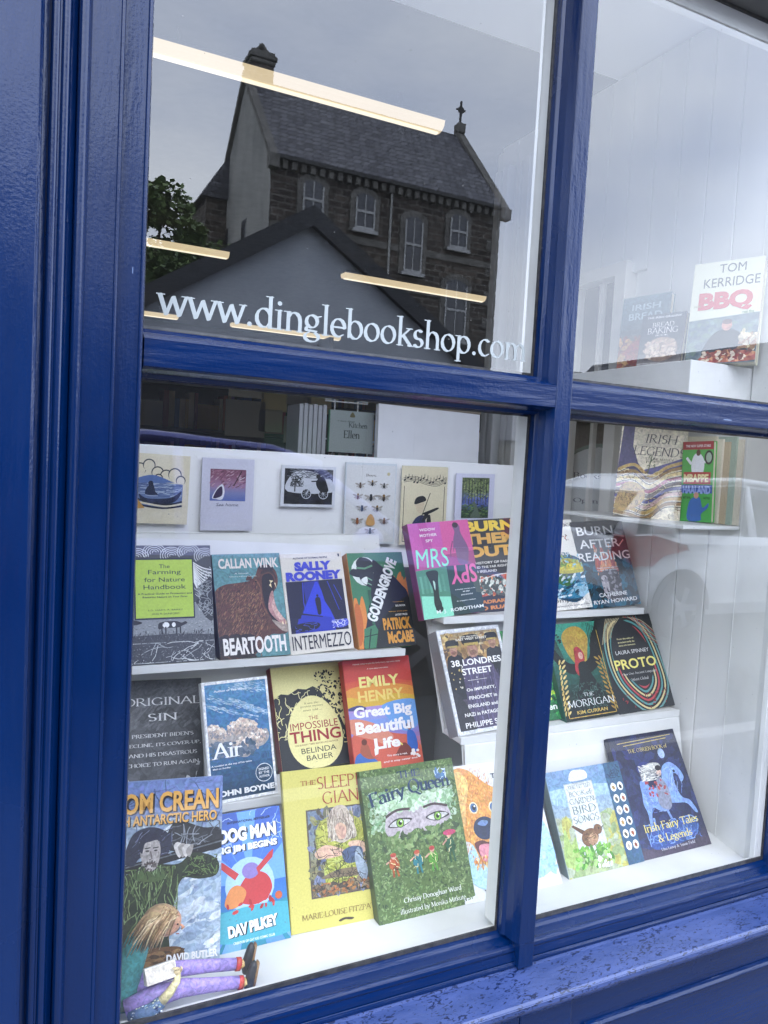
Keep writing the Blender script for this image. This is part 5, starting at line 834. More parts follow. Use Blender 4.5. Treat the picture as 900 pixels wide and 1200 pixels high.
wl(MB().box(WX-.02, WX+.03, OPY0+.013, OPY1-.013, OPZ1-.004, OPZ1+.03), 'architrave', CREAM); wl(MB().box(WX-.02, WX+.03, OPY0+.013, OPY1-.013, OPZ0-.03, OPZ0+.004), 'architrave', CREAM)
wl(MB().box(WX+.005, WX+.02, .66, .674, OPZ0+.005, OPZ1-.005), 'glazing_bar', CREAM)
wl(MB().face([(WX+.012, OPY0+.013, OPZ0), (WX+.012, OPY1-.013, OPZ0), (WX+.012, OPY1-.013, OPZ1), (WX+.012, OPY0+.013, OPZ1)]), 'glass_pane', INNER, 0)
for y0, y1, d in ((1.0, 1.035, .03), (1.06, 1.085, .02), (1.11, 1.14, .034), (1.17, 1.199, .024)): wl(MB().box(WX-d, WX, y0, y1, .9, 2.5), 'corner_moulding', WALLW, .004)
MB().box(.105, 1.7, .031, .66, 2.590, 2.64).build('bay_ceiling', mat('bright_white_board', (.86, .87, .87), (.9, .9, .9), .5, 4), None)['kind'] = 'structure'
# round sign hanging beyond the side opening
sg = empty('round_sign', (1.60, .74, 1.45)); tag(sg, 'round white sign with green rim hanging beyond the side opening', 'sign')
def disc(r, y, col, name, m, par):
    mb = MB(); P = [(r*math.sin(2*math.pi*i/36), y, r*math.cos(2*math.pi*i/36)) for i in range(36)]; Q = [(p[0], y+.006, p[2]) for p in P]
    mb.face(P, col); mb.face(Q[::-1], col)
    for i in range(36): mb.face([P[i], Q[i], Q[(i+1) % 36], P[(i+1) % 36]], col)
    return mb.build(name, m, par)
disc(.145, .0, lin('5f7c70'), 'rim', PRINT, sg); disc(.133, -.007, lin('d4d8d4'), 'face', PRINT, sg)
aa = Art(sg, .3, .3); 
for t, y, w2 in (('Books', .66, .3), ('Open', .4, .26)): aa.T(t, .4, .5+(y-.5), w2, .06, '3a3a4c', 'roman', name='lettering')
for o in sg.children:
    if o.name.startswith('lettering'): o.location = (0, -.009, -.15)
sg.rotation_euler = (0, 0, R(-60))

# shelves on the side wall
def shelf(label, x0, x1, y0, y1, z0, z1):
    t = empty('wall_shelf', ((x0+x1)/2, y0, z1)); tag(t, label, 'shelf', 'white shelves on the side wall')
    o = MB().box(x0-(x0+x1)/2, x1-(x0+x1)/2, 0, y1-y0, z0-z1, -.001).build('shelf_board', WHITE, t, bevel=.002)

shelf('white shelf holding the swirl patterned book and standing paperbacks', 1.315, WX-.001, .145, .56, 1.394, 1.4035)
shelf('deep white shelf under the cookbooks in upper right pane', 1.30, WX-.001, .145, .56, 1.680, 1.7565)
for i in range(5):
    t = empty('paperback', (1.4640+.0057*i, .205-.0135*i, 1.4038)); tag(t, ['cream paperback leaning next to the green football book', 'second cream paperback right of the green football book', 'tan edged paperback in the middle of the leaning stack', 'pale green edged paperback in the leaning stack', 'cream paperback nearest the corner post'][i], 'book', 'paperbacks leaning on the side shelf')
    c = lin(['cfc6ae', 'd8d0bc', 'b8a88c', '9fb0a0', 'd4ccb8'][i]); h_ = .200-.006*(i % 3)
    MB().box(0, .0008, 0, .12, 0, h_, c).box(.0046, .0054, 0, .12, 0, h_, c).build('cover', PRINT, t); MB().box(.0010, .0044, .0006, .119, .0015, h_-.0015).build('page_block', PAGES, t)
    MB().box(.0002, .0052, -.0012, -.0002, 0, h_, c).build('spine', PRINT, t)

# ---- display stands
def stand(name, label, x0, x1, tiers, back_top, xshift=0):
    """sloping display stand; tiers: (y, z) of the ledge where the books stand, x0, x1"""
    t = empty(name, ((x0+x1)/2, .4, .684)); tag(t, label, 'display stand', 'white tiered display stands')
    inv = Matrix.Translation((-(x0+x1)/2, -.4, -.684))
    def put(mb, nm, bevel=.0018):
        o = mb.build(nm, WHITE, None, bevel=bevel); o.parent = t; o.matrix_parent_inverse = inv
    for i, (y, z, a, b, zt, lean) in enumerate(tiers):
        fo = .052 if z < .9 else .014
        put(MB().box(a, b, y-fo, y+.05, z-.0145, z-.0012), 'ledge')
        put(MB().box(a, b, y-fo-.0025, y-fo-.0001, z-.0150, z+.0010), 'ledge_lip', .0006)
        tl = math.tan(R(lean)); off = .09 if z < .9 else .054
        put(MB().prism([(y+off, z-.0145), (y+off+.008, z-.0145), (y+off+.008+tl*(zt-z), zt), (y+off+tl*(zt-z), zt)], 'x', a+.004, b-.004), 'back_panel')
        zl = .684 if i == len(tiers)-1 else tiers[i+1][1]
        put(MB().prism([(y-.02, z-.0155), (y-.012, z-.0155), (y-.012-.05*(1 if i < len(tiers)-1 else 1), zl+.002), (y-.02-.05, zl+.002)] if i == len(tiers)-1 else [(y+.040, z-.0155), (y+.048, z-.0155), (y+.048, z-.024), (y+.040, z-.024)], 'x', a+.006, b-.006), 'riser')
    return t
stand('display_stand', 'white tiered stand filling the left half of the window', -.1, .86, [(.4335, 1.097, .125, .800, 1.332, 21), (.373, .8515, .125, .800, 1.080, 24)], 1.33)
stand('display_stand', 'white tiered stand on the right, behind the blue glazing bar', .93, 1.47, [(.392, 1.1725, .868, 1.455, 1.36, 20), (.285, .9415, .862, 1.487, 1.16, 26)], 1.36)
# plain riser fronts under the lower tiers
bb = MB().box(.16, 1.27, .692, .700, .684, 1.5145).build('card_board', mat('bright_white_board', (.86, .87, .87), (.9, .9, .9), .5, 4), None, bevel=.0015); tag(bb, 'large white board with greeting cards pinned on it', 'display board')
gb = MB().box(.70, 1.0, .60, .606, .684, 1.25).build('backing_board', SHADEB, None); tag(gb, 'back board coloured grey for its shade, between the two display stands', 'board')

# white pad standing behind the board
pd = empty('drawing_pad', (1.08, .85, 1.44)); tag(pd, 'big white pad with brown top edge standing behind the card board', 'pad')
MB().box(-.165, .165, 0, .02, 0, .222).build('paper', mat('pad_paper', (.84, .84, .86), (.88, .88, .9), .8), pd, bevel=.001)
MB().box(-.168, .168, -.002, .022, .2225, .238).build('binding', mat('brown_card', (.22, .17, .12), (.28, .22, .16), .7, 40), pd, bevel=.001)
pd.rotation_euler = (R(-4), R(1), 0)
# grey white-spined notebooks and book on wire rack
for i in range(6):
    o = MB().box(-.0055, .0055, 0, .1, 0, .15+.003*(i % 2), lin('a9abad')).build('notebook', PRINT, None, bevel=.001); o.location = (.708+.0135*i, .9, 1.497)
    tag(o, ['leftmost', 'second', 'third', 'fourth', 'fifth', 'rightmost'][i]+' grey spined notebook in the row beside the wire rack', 'notebook', 'grey spined notebooks behind the board')
rk = empty('wire_rack', (.86, .93, 1.42)); tag(rk, 'white wire rack holding a green spined book behind the board', 'rack')
WIRE = mat('white_wire', (.55, .55, .52), (.6, .6, .58), .4)
for pts in ([(-.07, 0, 0), (-.07, 0, .13), (-.09, 0, .14), (-.09, 0, .15)], [(.06, 0, 0), (.06, 0, .13), (.085, 0, .14)], [(-.04, .012, 0), (-.04, .012, .25), (-.07, .012, .25)], [(.03, .012, 0), (.03, .012, .25), (.06, .012, .25)], [(-.09, 0, .14), (.085, 0, .14)], [(-.07, 0, .06), (.06, 0, .06)], [(-.07, .012, .245), (.06, .012, .245)]):
    MB().tube(pts, .0022, 6).build('wire', WIRE, rk)
bk = empty('book', (.862, .915, 1.56)); tag(bk, 'grey green children\'s book standing in the wire rack', 'book')
MB().box(-.066, .066, 0, .012, -.02, .095, lin('9aa39e')).build('cover', PRINT, bk, bevel=.0006); MB().box(-.068, -.0662, 0, .012, -.02, .095, lin('3f7c58')).build('spine', PRINT, bk)
ab = Art(bk, .13, .11); ab.S([(.44, .72), (.5, .84), (.56, .72)], '6c6440'); ab.T('Kitchen', .64, .52, .44, .14, '3f4a46', 'roman'); ab.T('Ellen', .5, .28, .38, .2, '2c3632', 'roman'); ab.T('a story about', .36, .6, .4, .05, '3f4a46', 'roman'); ab.done()
bk.location = (.862, .912, 1.545)

# ================================================================ shop interior
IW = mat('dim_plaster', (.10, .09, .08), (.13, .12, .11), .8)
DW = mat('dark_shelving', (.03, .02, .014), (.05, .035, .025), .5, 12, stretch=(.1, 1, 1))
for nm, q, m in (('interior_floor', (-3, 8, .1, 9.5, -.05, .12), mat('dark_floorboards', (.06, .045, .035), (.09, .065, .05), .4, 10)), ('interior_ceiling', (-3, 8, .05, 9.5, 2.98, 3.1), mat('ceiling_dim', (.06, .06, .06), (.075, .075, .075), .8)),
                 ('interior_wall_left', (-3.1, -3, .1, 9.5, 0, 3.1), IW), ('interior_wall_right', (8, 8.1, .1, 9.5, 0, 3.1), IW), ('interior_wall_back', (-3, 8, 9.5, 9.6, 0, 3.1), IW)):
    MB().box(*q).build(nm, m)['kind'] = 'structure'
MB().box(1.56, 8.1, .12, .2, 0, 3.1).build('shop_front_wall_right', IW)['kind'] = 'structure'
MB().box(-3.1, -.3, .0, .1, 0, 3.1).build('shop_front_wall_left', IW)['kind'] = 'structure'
TUBE = mat('lamp_diffuser', (.5, .45, .36), (.5, .45, .36), .6, emit=('ffe8bc', .25))
TUBE3 = mat('lamp_core', (.5, .45, .36), (.5, .45, .36), .6, emit=('fff4dc', .42))
LH = mat('lamp_housing', (.12, .12, .12), (.15, .15, .14), .5)
for i, (x0, x1, y) in enumerate(((.33, 1.575, 1.80), (.13, 1.37, 4.36), (2.24, 3.49, 4.36), (.33, 1.575, 7.12), (2.13, 3.38, 7.12))):
    t = empty('ceiling_light', ((x0+x1)/2, y, 2.90)); tag(t, ['large ceiling strip light nearest the window, crossing the upper left pane', 'left strip light of the second row, by the tree reflection', 'right strip light of the second row', 'small far strip light at the left, touching the web address', 'far strip light behind the web address letters'][i], 'ceiling light', 'fluorescent strip lights')
    L_ = (x1-x0)/2; pr = [(-.045, 0), (-.04, -.02), (-.025, -.033), (0, -.038), (.025, -.033), (.04, -.02), (.045, 0)]
    MB().prism(pr, 'x', -L_, L_).build('diffuser', TUBE, t, smooth=False)
    MB().prism([(-.012, -.0375), (-.008, -.0415), (.008, -.0415), (.012, -.0375)], 'x', -L_+.01, L_-.01).build('tube_core', TUBE3, t)
    MB().box(-L_-.003, L_+.003, -.047, .047, .0005, .012).build('housing', LH, t, bevel=.003)
    for s in (-1, 1): MB().tube([(s*L_*.7, 0, .0225), (s*L_*.7, 0, .08)], .005, 6).build('hanger', LH, t)
# bookcases at the back of the shop, the books in them one by one
rng = random.Random(7)
pal = ['a89078', 'd0bc90', 'a05048', '5070a0', 'e0cca0', '60805c', 'f0e0c0', '80688c', 'c87050', 'f8ecd0', '607890', 'd0a850']
proto = {}
def spine_mesh(w_, h_, c):
    k = (w_, h_, c)
    if k not in proto:
        o = MB().box(-w_/2, w_/2, 0, .13, 0, h_, lin(c)).build('shelved_book', PRINT); proto[k] = o.data; bpy.data.objects.remove(o)
    return proto[k]
nb = 0
for bi, (X0, X1, Y) in enumerate(((.2, 1.75, 3.3), (1.85, 3.9, 4.3))):
    t = empty('bookcase', ((X0+X1)/2, Y, .12)); tag(t, ['dark bookcase deep in the shop, left, full of spines', 'dark bookcase deep in the shop, right of the other'][bi], 'bookcase', 'bookcases at the back of the shop')
    W = X1-X0
    MB().box(-W/2, W/2, .2, .22, 0, 2.12).build('back', DW, t)
    for s in (-1, 1): MB().box(s*W/2-.012, s*W/2+.012, 0, .1995, 0, 2.12).build('side', DW, t)
    for z in (.2, .5, .8, 1.1, 1.36, 1.62, 1.88):
        MB().box(-W/2+.013, W/2-.013, 0, .1995, z-.12, z-.10).build('shelf', DW, t)
    for z in (1.36, 1.62, 1.88):
        x = X0+.03
        while x < X1-.05:
            if rng.random() < .1:
                w_ = rng.choice((.1, .12)); me = spine_mesh(w_, rng.choice((.14, .17)), rng.choice(('c8a040', 'b87068', '9aa080', 'c0b498'))); lb = 'paperback facing out among the spines on the back bookcase'
            else:
                w_ = rng.choice((.018, .024, .03)); me = spine_mesh(w_, rng.choice((.16, .18, .2)), rng.choice(pal)); lb = 'paperback spine out on the back bookcase'
            if x < X0+W and nb < 290:
                o = bpy.data.objects.new('shelved_book', me); COL.objects.link(o); o.location = (x+w_/2, Y+.04+rng.random()*.02, .12+z-.0995); nb += 1
                tag(o, lb, 'book', 'books on the bookcases at the back')
            x += w_+.002
# card spinner with face out cards in mid shop
sp = empty('card_spinner', (1.2, 2.36, .12)); tag(sp, 'dark revolving rack of cards in the middle of the shop', 'card rack')
MB().tube([(0, 0, 0), (0, 0, 1.75)], .012, 8).build('pole', DW, sp); MB().box(-.2, .2, -.2, .2, 0, .04).build('base', DW, sp)
for (x, z, c, w_, h_), lb in zip(((1.30, 1.86, 'f0e8d0', .16, .13), (1.47, 1.92, 'fff0b0', .1, .11), (1.48, 1.79, 'f0dc98', .12, .11), (1.46, 1.66, 'c8bc98', .11, .1), (1.64, 1.84, 'b0aca0', .12, .17), (1.78, 1.80, 'fff0b8', .12, .2), (1.30, 1.62, 'a8a090', .18, .16), (1.62, 1.60, 'b8ac98', .1, .12)), ('wide grey card at upper left of the inner rack', 'pale yellow card at the very top of the inner rack', 'olive card just under the topmost one', 'dim brown card in the third row', 'tall grey card right of the yellow ones', 'tall cream card with dark mark, right end of rack', 'broad dark card at lower left of the rack', 'small dark card at the bottom of the rack')):
    o = MB().box(-w_/2, w_/2, 0, .004, 0, h_, lin(c)).build('card', PRINT); o.location = (x*.72+.02, 2.3, 1.5+(z-1.5)*.72+.0); tag(o, lb, 'card', 'cards on the rack inside the shop')
st = MB().box(-.09, .09, 0, .004, 0, .07, lin('a89a60')).build('poster', PRINT); st.location = (.50, 2.3, 1.80); tag(st, 'small yellow and white picture hanging inside the shop, top left', 'picture')

# ================================================================ painted wooden reading figure
fg = empty('figurine', (.22, .045, .684)); tag(fg, 'painted wooden figure of seated reader with purple trousers, bottom left corner', 'figurine')
FM = mat('painted_wood', '000000', rough=.45, scale=110, attr=True, bump=.5, bscale=160, detail=8, art=True)
def fig(mb, nm, sm=True):
    o = mb.build(nm, FM, None, smooth=sm); o.parent = fg; o.matrix_parent_inverse = Matrix.Translation((-.22, -.045, -.684)); return o
PU = lin('a08ccc')
fig(MB().tube([(.178, .055, .712), (.205, .05, .733), (.245, .046, .741), (.29, .046, .734), (.333, .046, .726)], [.014, .014, .0125, .0105, .0095], 10, PU, (1, .7)), 'leg')
fig(MB().tube([(.172, .035, .706), (.21, .03, .718), (.25, .028, .722), (.29, .029, .715), (.336, .03, .707)], [.0155, .016, .0138, .0112, .0098], 10, PU, (1, .7)), 'leg')
for y, z, in ((.046, .7255), (.03, .7065)):
    fig(MB().tube([(.334, y, z), (.341, y, z-.001)], [.0108, .0106], 10, lin('c8483c'), (1, .7)), 'cuff'); fig(MB().tube([(.341, y, z-.001), (.348, y, z-.002)], [.0065, .006], 8, lin('d8b878')), 'ankle')
    fig(MB().tube([(.350, y, z-.017), (.350, y, z-.006), (.3535, y, z+.008), (.357, y, z+.022), (.3575, y, z+.028)], [.006, .0085, .0075, .0065, .003], 10, lin('22262c'), (.9, 1)), 'shoe'); fig(MB().tube([(.3565, y, z-.018), (.3605, y, z+.008), (.364, y, z+.026)], [.0022, .0025, .002], 6, lin('8c6c48'), (1, 3)), 'sole')
TE = lin('3c8a88')
fig(MB().tube([(.170, .05, .700), (.172, .052, .728), (.178, .054, .760), (.190, .056, .790), (.204, .056, .804)], [.022, .021, .022, .019, .010], 12, TE, (1, .7)), 'torso')
fig(MB().ball((.2275, .05, .8145), (.022, .018, .020), 14, 10, lin('cf9c7c')), 'face')
hb = MB(); hb.ball((.2185, .050, .821), (.0255, .022, .0195), 16, 10, lin('b89a72')); rg = random.Random(3)
for i in range(110):
    a0 = rg.uniform(-.022, .024); y0 = .05+rg.uniform(-.024, .006); x0 = .224+a0*.75
    c = lin(rg.choice(['c8aa80', 'a3845c', '8f7350', 'd4bc94', 'b4946a'])); L_ = rg.uniform(.026, .044); dr = rg.uniform(.5, 1.1)
    hb.tube([(x0, y0, .841-abs(a0)*.4), (x0-L_*.35*dr, y0-.004, .835-L_*.1), (x0-L_*.7*dr, y0-.003, .826-L_*.4), (x0-L_*.9*dr, y0, .820-L_*.75)], [.0012, .0014, .0012, .0005], 4, c)
fig(hb, 'hair')
fig(MB().tube([(.2455, .037, .814), (.2495, .036, .8095), (.247, .037, .807)], [.0015, .0022, .0015], 6, lin('c98e70')), 'nose')
bo = MB().box(-.023, .023, -.004, .004, -.011, .011, lin('e6e2dc')).build('held_book', FM, fg, bevel=.001); bo.location = (.216-.22, .026-.045, .7555-.684); bo.rotation_euler = (R(-25), R(2), R(12))
pgs = MB().box(-.022, .022, -.0015, .0015, -.010, .010, lin('cfc8ba')).build('held_book_page', FM, fg, bevel=.0005); pgs.location = (.216-.22, .0195-.045, .7575-.684); pgs.rotation_euler = (R(-40), R(2), R(12))
fig(MB().ball((.2405, .0335, .8175), (.0016, .001, .0012), 8, 6, lin('2a2020')), 'eye'); fig(MB().tube([(.2385, .0335, .8035), (.243, .0335, .8028)], [.0008, .0008], 6, lin('8c3c34')), 'mouth')
fig(MB().tube([(.176, .024, .700), (.190, .016, .705), (.205, .013, .712), (.217, .013, .720)], [.009, .0115, .0105, .009], 10, lin('5c7490'), (1, .8)), 'sleeve')
sl = MB(); 
for i in range(90):
    t = rg.random(); px, py, pz = .176+.04*t, .0235-.0115*t, .700+.019*t; an = rg.uniform(-1.2, 1.4); r = .0108
    sl.ball((px, py-r*.8*math.cos(an)-.0006, pz+r*math.sin(an)), (.0017, .0008, .0012), 6, 4, lin(rg.choice(['dfe6ea', '2c3a5c', '8fb0c4', 'c8d0b8'])))
fig(sl, 'sleeve_pattern')
fig(MB().tube([(.217, .013, .720), (.229, .014, .731), (.239, .017, .743), (.240, .02, .750)], [.0075, .0068, .0055, .005], 10, lin('e0d4a0'), (1, .8)), 'forearm')
hd = MB(); hd.ball((.2400, .0200, .7545), (.0055, .004, .006), 10, 8, lin('e0cc9c'))
for i in range(4): hd.tube([(.2385+.0012*i, .0185, .757), (.236+.001*i, .017, .761+.0005*i), (.232+.001*i, .018, .7625)], [.0014, .0013, .001], 6, lin('e0cc9c'))
hd.tube([(.2440, .018, .755), (.2455, .017, .760), (.2435, .0175, .763)], [.0015, .0014, .001], 6, lin('e0cc9c'))
fig(hd, 'hand')

# ================================================================ street side (seen only as reflections in the glass)
ASP = mat('asphalt', (.04, .04, .042), (.06, .06, .062), .85, 30, bump=.5, bscale=200)
PAV = mat('pavement_concrete', (.12, .115, .11), (.16, .155, .145), .85, 12, bump=.3)
MB().box(-400, 400, -700, 60, -.6, -.13).build('ground', mat('grass_ground', (.05, .07, .03), (.08, .09, .05), .95, 4))['kind'] = 'structure'
MB().box(-120, 120, -9.2, -2.2, -.129, -.12).build('road', ASP)['kind'] = 'structure'
MB().box(-120, 120, -2.05, .12, -.125, 0).build('pavement', PAV)['kind'] = 'structure'
MB().box(-120, 120, -2.199, -2.052, -.125, -.004).build('kerb', mat('kerb_stone', (.3, .3, .29), (.36, .35, .34), .8, 20), None, bevel=.015)['kind'] = 'structure'
MB().box(-120, 120, -10.6, -9.202, -.125, 0).build('far_pavement', PAV)['kind'] = 'structure'
m2 = MB(); 
for i in range(-15, 16): m2.box(i*4, i*4+2, -5.85, -5.75, -.1195, -.116)
m2.build('road_marking', mat('road_paint', (.7, .7, .68), (.78, .78, .76), .7))['kind'] = 'structure'

def brick_mat(name, c1, c2, mort, scale, rw=.5, rh=.25, ms=.02, rough=.9, noise=.8):
    m = bpy.data.materials.new(name); m.use_nodes = True; nt = m.node_tree; N = nt.nodes; L = nt.links; b = N['Principled BSDF']; b.inputs['Roughness'].default_value = rough
    tc = N.new('ShaderNodeTexCoord'); sx = N.new('ShaderNodeSeparateXYZ'); cx = N.new('ShaderNodeCombineXYZ'); ad = N.new('ShaderNodeMath'); ad.operation = 'ADD'
    L.new(tc.outputs['Object'], sx.inputs[0]); L.new(sx.outputs[0], ad.inputs[0]); L.new(sx.outputs[1], ad.inputs[1]); L.new(ad.outputs[0], cx.inputs[0]); L.new(sx.outputs[2], cx.inputs[1])
    n = N.new('ShaderNodeTexNoise'); n.inputs['Scale'].default_value = 2.2; n.inputs['Detail'].default_value = 5; mv = N.new('ShaderNodeMix'); mv.data_type = 'RGBA'; mv.inputs[0].default_value = .06*noise
    L.new(cx.outputs[0], n.inputs['Vector']); L.new(cx.outputs[0], mv.inputs[6]); L.new(n.outputs['Color'], mv.inputs[7])
    br = N.new('ShaderNodeTexBrick'); br.inputs['Scale'].default_value = scale; br.inputs['Brick Width'].default_value = rw; br.inputs['Row Height'].default_value = rh; br.inputs['Mortar Size'].default_value = ms; br.inputs['Bias'].default_value = -.1
    br.inputs['Color1'].default_value = (*c1, 1); br.inputs['Color2'].default_value = (*c2, 1); br.inputs['Mortar'].default_value = (*mort, 1); L.new(mv.outputs[2], br.inputs['Vector'])
    h = N.new('ShaderNodeHueSaturation'); mr = N.new('ShaderNodeMapRange'); mr.inputs[1].default_value = .3; mr.inputs[2].default_value = .7; mr.inputs[3].default_value = .5; mr.inputs[4].default_value = 1.5
    n3 = N.new('ShaderNodeTexNoise'); n3.inputs['Scale'].default_value = 3.5; n3.inputs['Detail'].default_value = 6; L.new(cx.outputs[0], n3.inputs['Vector']); L.new(n3.outputs['Fac'], mr.inputs[0]); L.new(mr.outputs[0], h.inputs['Value']); L.new(br.outputs['Color'], h.inputs['Color']); L.new(h.outputs[0], b.inputs['Base Color'])
    bp = N.new('ShaderNodeBump'); bp.inputs['Strength'].default_value = .6; bp.inputs['Distance'].default_value = .03; L.new(br.outputs['Fac'], bp.inputs['Height']); bp.invert = True; L.new(bp.outputs['Normal'], b.inputs['Normal'])
    return m
STONE = brick_mat('rubble_stone', (.035, .027, .024), (.105, .082, .068), (.13, .12, .105), 1.0, .46, .22, .03)
SLATE = brick_mat('slate_roof', (.075, .075, .092), (.15, .15, .17), (.02, .02, .025), 1.0, .32, .24, .02, .6, .2)
DRESS = mat('dressed_limestone', (.12, .115, .105), (.19, .18, .165), .85, 3)
REND = mat('grey_render', (.26, .26, .25), (.4, .39, .37), .9, 1.6, bump=.3, bscale=6, stretch=(1, 1, .4), detail=8)
DWIN = mat('dark_window_glass', (.03, .035, .045), (.05, .055, .07), .08, 2, spec=.8)
SASH = mat('white_sash_paint', (.42, .42, .42), (.5, .5, .5), .5)
IRON = mat('dark_ironwork', (.03, .03, .03), (.05, .05, .05), .6)
# old stone school building across the street; built in coordinates of its own, front facing the shop
HX0, HX1, HY, HD = 8.25, 18.0, -26.0, 7.4
hs = empty('stone_building', (13.1, HY, 0)); tag(hs, 'dark rubble stone building with slate roof and cross, mirrored in upper left pane', 'building')
hinv = Matrix.Translation((-13.1, -HY, 0))
def hb_(mb, nm, m, par=None, **k):
    o = mb.build(nm, m, None, **k)
    if par is None: o.parent = hs; o.matrix_parent_inverse = hinv
    else: o.parent = par
    return o
ZE, ZR, YM = 12.25, 16.35, HY-HD/2
def half_gable(x): return [(HY, 0), (HY, ZE), (YM, ZR-.1), (HY-HD, ZE), (HY-HD, 0)]
hb_(MB().box(HX0+.02, HX1, HY-HD, HY, -.12, ZE), 'front_wall', STONE)
hb_(MB().prism([(HY-.01, -.1), (HY-.01, ZE), (YM, ZR-.15), (HY-HD+.01, ZE), (HY-HD+.01, -.1)], 'x', HX0-.02, HX0+.019), 'gable_wall', REND)
hb_(MB().prism([(HY-.02, ZE+.001), (YM, ZR-.15), (HY-HD+.02, ZE+.001)], 'x', HX1-.3, HX1-.02), 'gable_wall', STONE)
rr = MB(); rr.prism([(HY+.28, ZE-.06), (YM, ZR), (YM, ZR-.16), (HY+.28, ZE-.2)], 'x', HX0+.15, HX1-.15); rr.prism([(HY-HD-.28, ZE-.06), (YM, ZR-.001), (YM, ZR-.16), (HY-HD-.28, ZE-.2)], 'x', HX0+.15, HX1-.15)
ro = hb_(rr, 'slate_roof', SLATE)
for xa, xb in ((HX0-.16, HX0+.14), (HX1-.14, HX1+.22)):
    hb_(MB().prism([(HY+.34, ZE-.12), (YM, ZR+.22), (HY-HD-.34, ZE-.12), (HY-HD-.34, ZE-.36), (YM, ZR-.1), (HY+.34, ZE-.36)], 'x', xa, xb), 'coping', DRESS)
    hb_(MB().box(xa-.03, xb+.03, HY+.1, HY+.46, ZE-.62, ZE-.2), 'kneeler', DRESS)
nC = 26
for i in range(nC): hb_(MB().box(HX0+.45+(HX1-HX0-.9)*i/(nC-1)-.09, HX0+.45+(HX1-HX0-.9)*i/(nC-1)+.09, HY+.005, HY+.24, ZE-.52, ZE-.22), 'corbel', DRESS)
hb_(MB().box(HX0+.2, HX1-.2, HY+.242, HY+.36, ZE-.24, ZE-.12), 'gutter', IRON)
# chimney
cb = MB(); CX = HX0+.35; CX = 8.75
ch = hb_(MB().box(CX-.44, CX+.44, YM-.44, YM+.44, ZR-1.2, ZR+.45), 'chimney', STONE)
for z0, z1, d in ((ZR+.45, ZR+.62, .5), (ZR+.621, ZR+.80, .56), (ZR+.801, ZR+.94, .48)): hb_(MB().box(CX-d, CX+d, YM-d, YM+d, z0, z1), 'chimney_cap', DRESS, bevel=.04)
rg = random.Random(4)
for i in range(7): hb_(MB().ball((CX-.33+.11*i, YM+rg.uniform(-.2, .2), ZR+.98+.16*math.sin(i*.52)+rg.random()*.08), (.13, .16, .12), 8, 6), 'chimney_stone', DRESS)
for i in range(1): hb_(MB().tube([(CX-.05+.4*i, YM, ZR+.94), (CX-.05+.4*i, YM, ZR+1.22)], [.13, .11], 8), 'chimney_pot', DRESS)
# cross on the right gable
hb_(MB().box(HX1-.14, HX1+.22, YM-.2, YM+.2, ZR+.1, ZR+.5), 'cross_base', DRESS)
cm = MB(); cm.box(HX1+.0, HX1+.08, YM-.04, YM+.04, ZR+.5, ZR+1.5); cm.box(HX1-.2, HX1+.28, YM-.035, YM+.035, ZR+1.1, ZR+1.16)
for a in range(12): cm.box(HX1+.04+.12*math.cos(a*.5236)-.03, HX1+.04+.12*math.cos(a*.5236)+.03, YM-.03, YM+.03, ZR+1.13+.12*math.sin(a*.5236)-.03, ZR+1.13+.12*math.sin(a*.5236)+.03)
hb_(cm, 'cross', IRON)
def hwin(x, z0, z1, w_, lights=2):
    """arched sash window with stone surround"""
    W2 = w_/2; n = 8; rad = W2
    out = [(x-W2-.2, z0-.12), (x-W2-.2, z1-rad*.5)]+[(x+(W2+.24)*math.cos(R(180-180*i/n)), z1-rad*.5+(rad*.55+.22)*math.sin(R(180*i/n))) for i in range(n+1)]+[(x+W2+.2, z1-rad*.5), (x+W2+.2, z0-.12)]
    inn = [(x-W2, z0), (x-W2, z1-rad*.5)]+[(x+W2*math.cos(R(180-180*i/n)), z1-rad*.5+rad*.55*math.sin(R(180*i/n))) for i in range(n+1)]+[(x+W2, z1-rad*.5), (x+W2, z0)]
    hb_(MB().prism(out, 'y', HY+.005, HY+.10), 'window_surround', DRESS)
    wn = hb_(MB().prism(inn, 'y', HY+.101, HY+.115), 'window', DWIN)
    def sub(q, nm='sash_bar'): o = MB().box(*q).build(nm, SASH, None); o.parent = wn
    zm = (z0+z1)/2
    for q in ((x-W2, x-W2+.06, HY+.116, HY+.15, z0, z1-rad*.4), (x+W2-.06, x+W2, HY+.116, HY+.15, z0, z1-rad*.4), (x-W2+.061, x+W2-.061, HY+.116, HY+.15, z0, z0+.09), (x-W2+.061, x+W2-.061, HY+.116, HY+.155, zm-.045, zm+.045), (x-.02, x+.02, HY+.117, HY+.14, z0+.091, zm-.046), (x-.02, x+.02, HY+.117, HY+.14, zm+.046, z1-.03)): sub(q)
    sub((x-W2-.12, x+W2+.12, HY+.116, HY+.22, z0-.14, z0-.02), 'sill')
for x, z0, z1, w_ in ((9.85, 10.2, 11.55, .8), (11.93, 10.2, 11.5, .8), (14.03, 8.95, 11.05, .78), (16.03, 10.2, 11.5, .8), (16.08, 6.6, 8.95, 1.0), (11.95, 6.6, 8.6, 1.0), (13.95, 5.6, 7.6, 1.0), (9.9, 6.6, 8.6, 1.0)): hwin(x, z0, z1, w_)
for z in (9.78, 8.3, 10.9): hb_(MB().box(HX0+.05, HX1+.01, HY+.001, HY+.05, z-.12, z+.12), 'string_course', DRESS) if z != 10.9 else None
rg = random.Random(9)
for i in range(22): hb_(MB().box(HX1-.02-(.55 if i % 2 else .35), HX1+.02, HY+.002, HY+.03, .5+.52*i, .5+.52*i+.42), 'quoin', DRESS, bevel=.01)
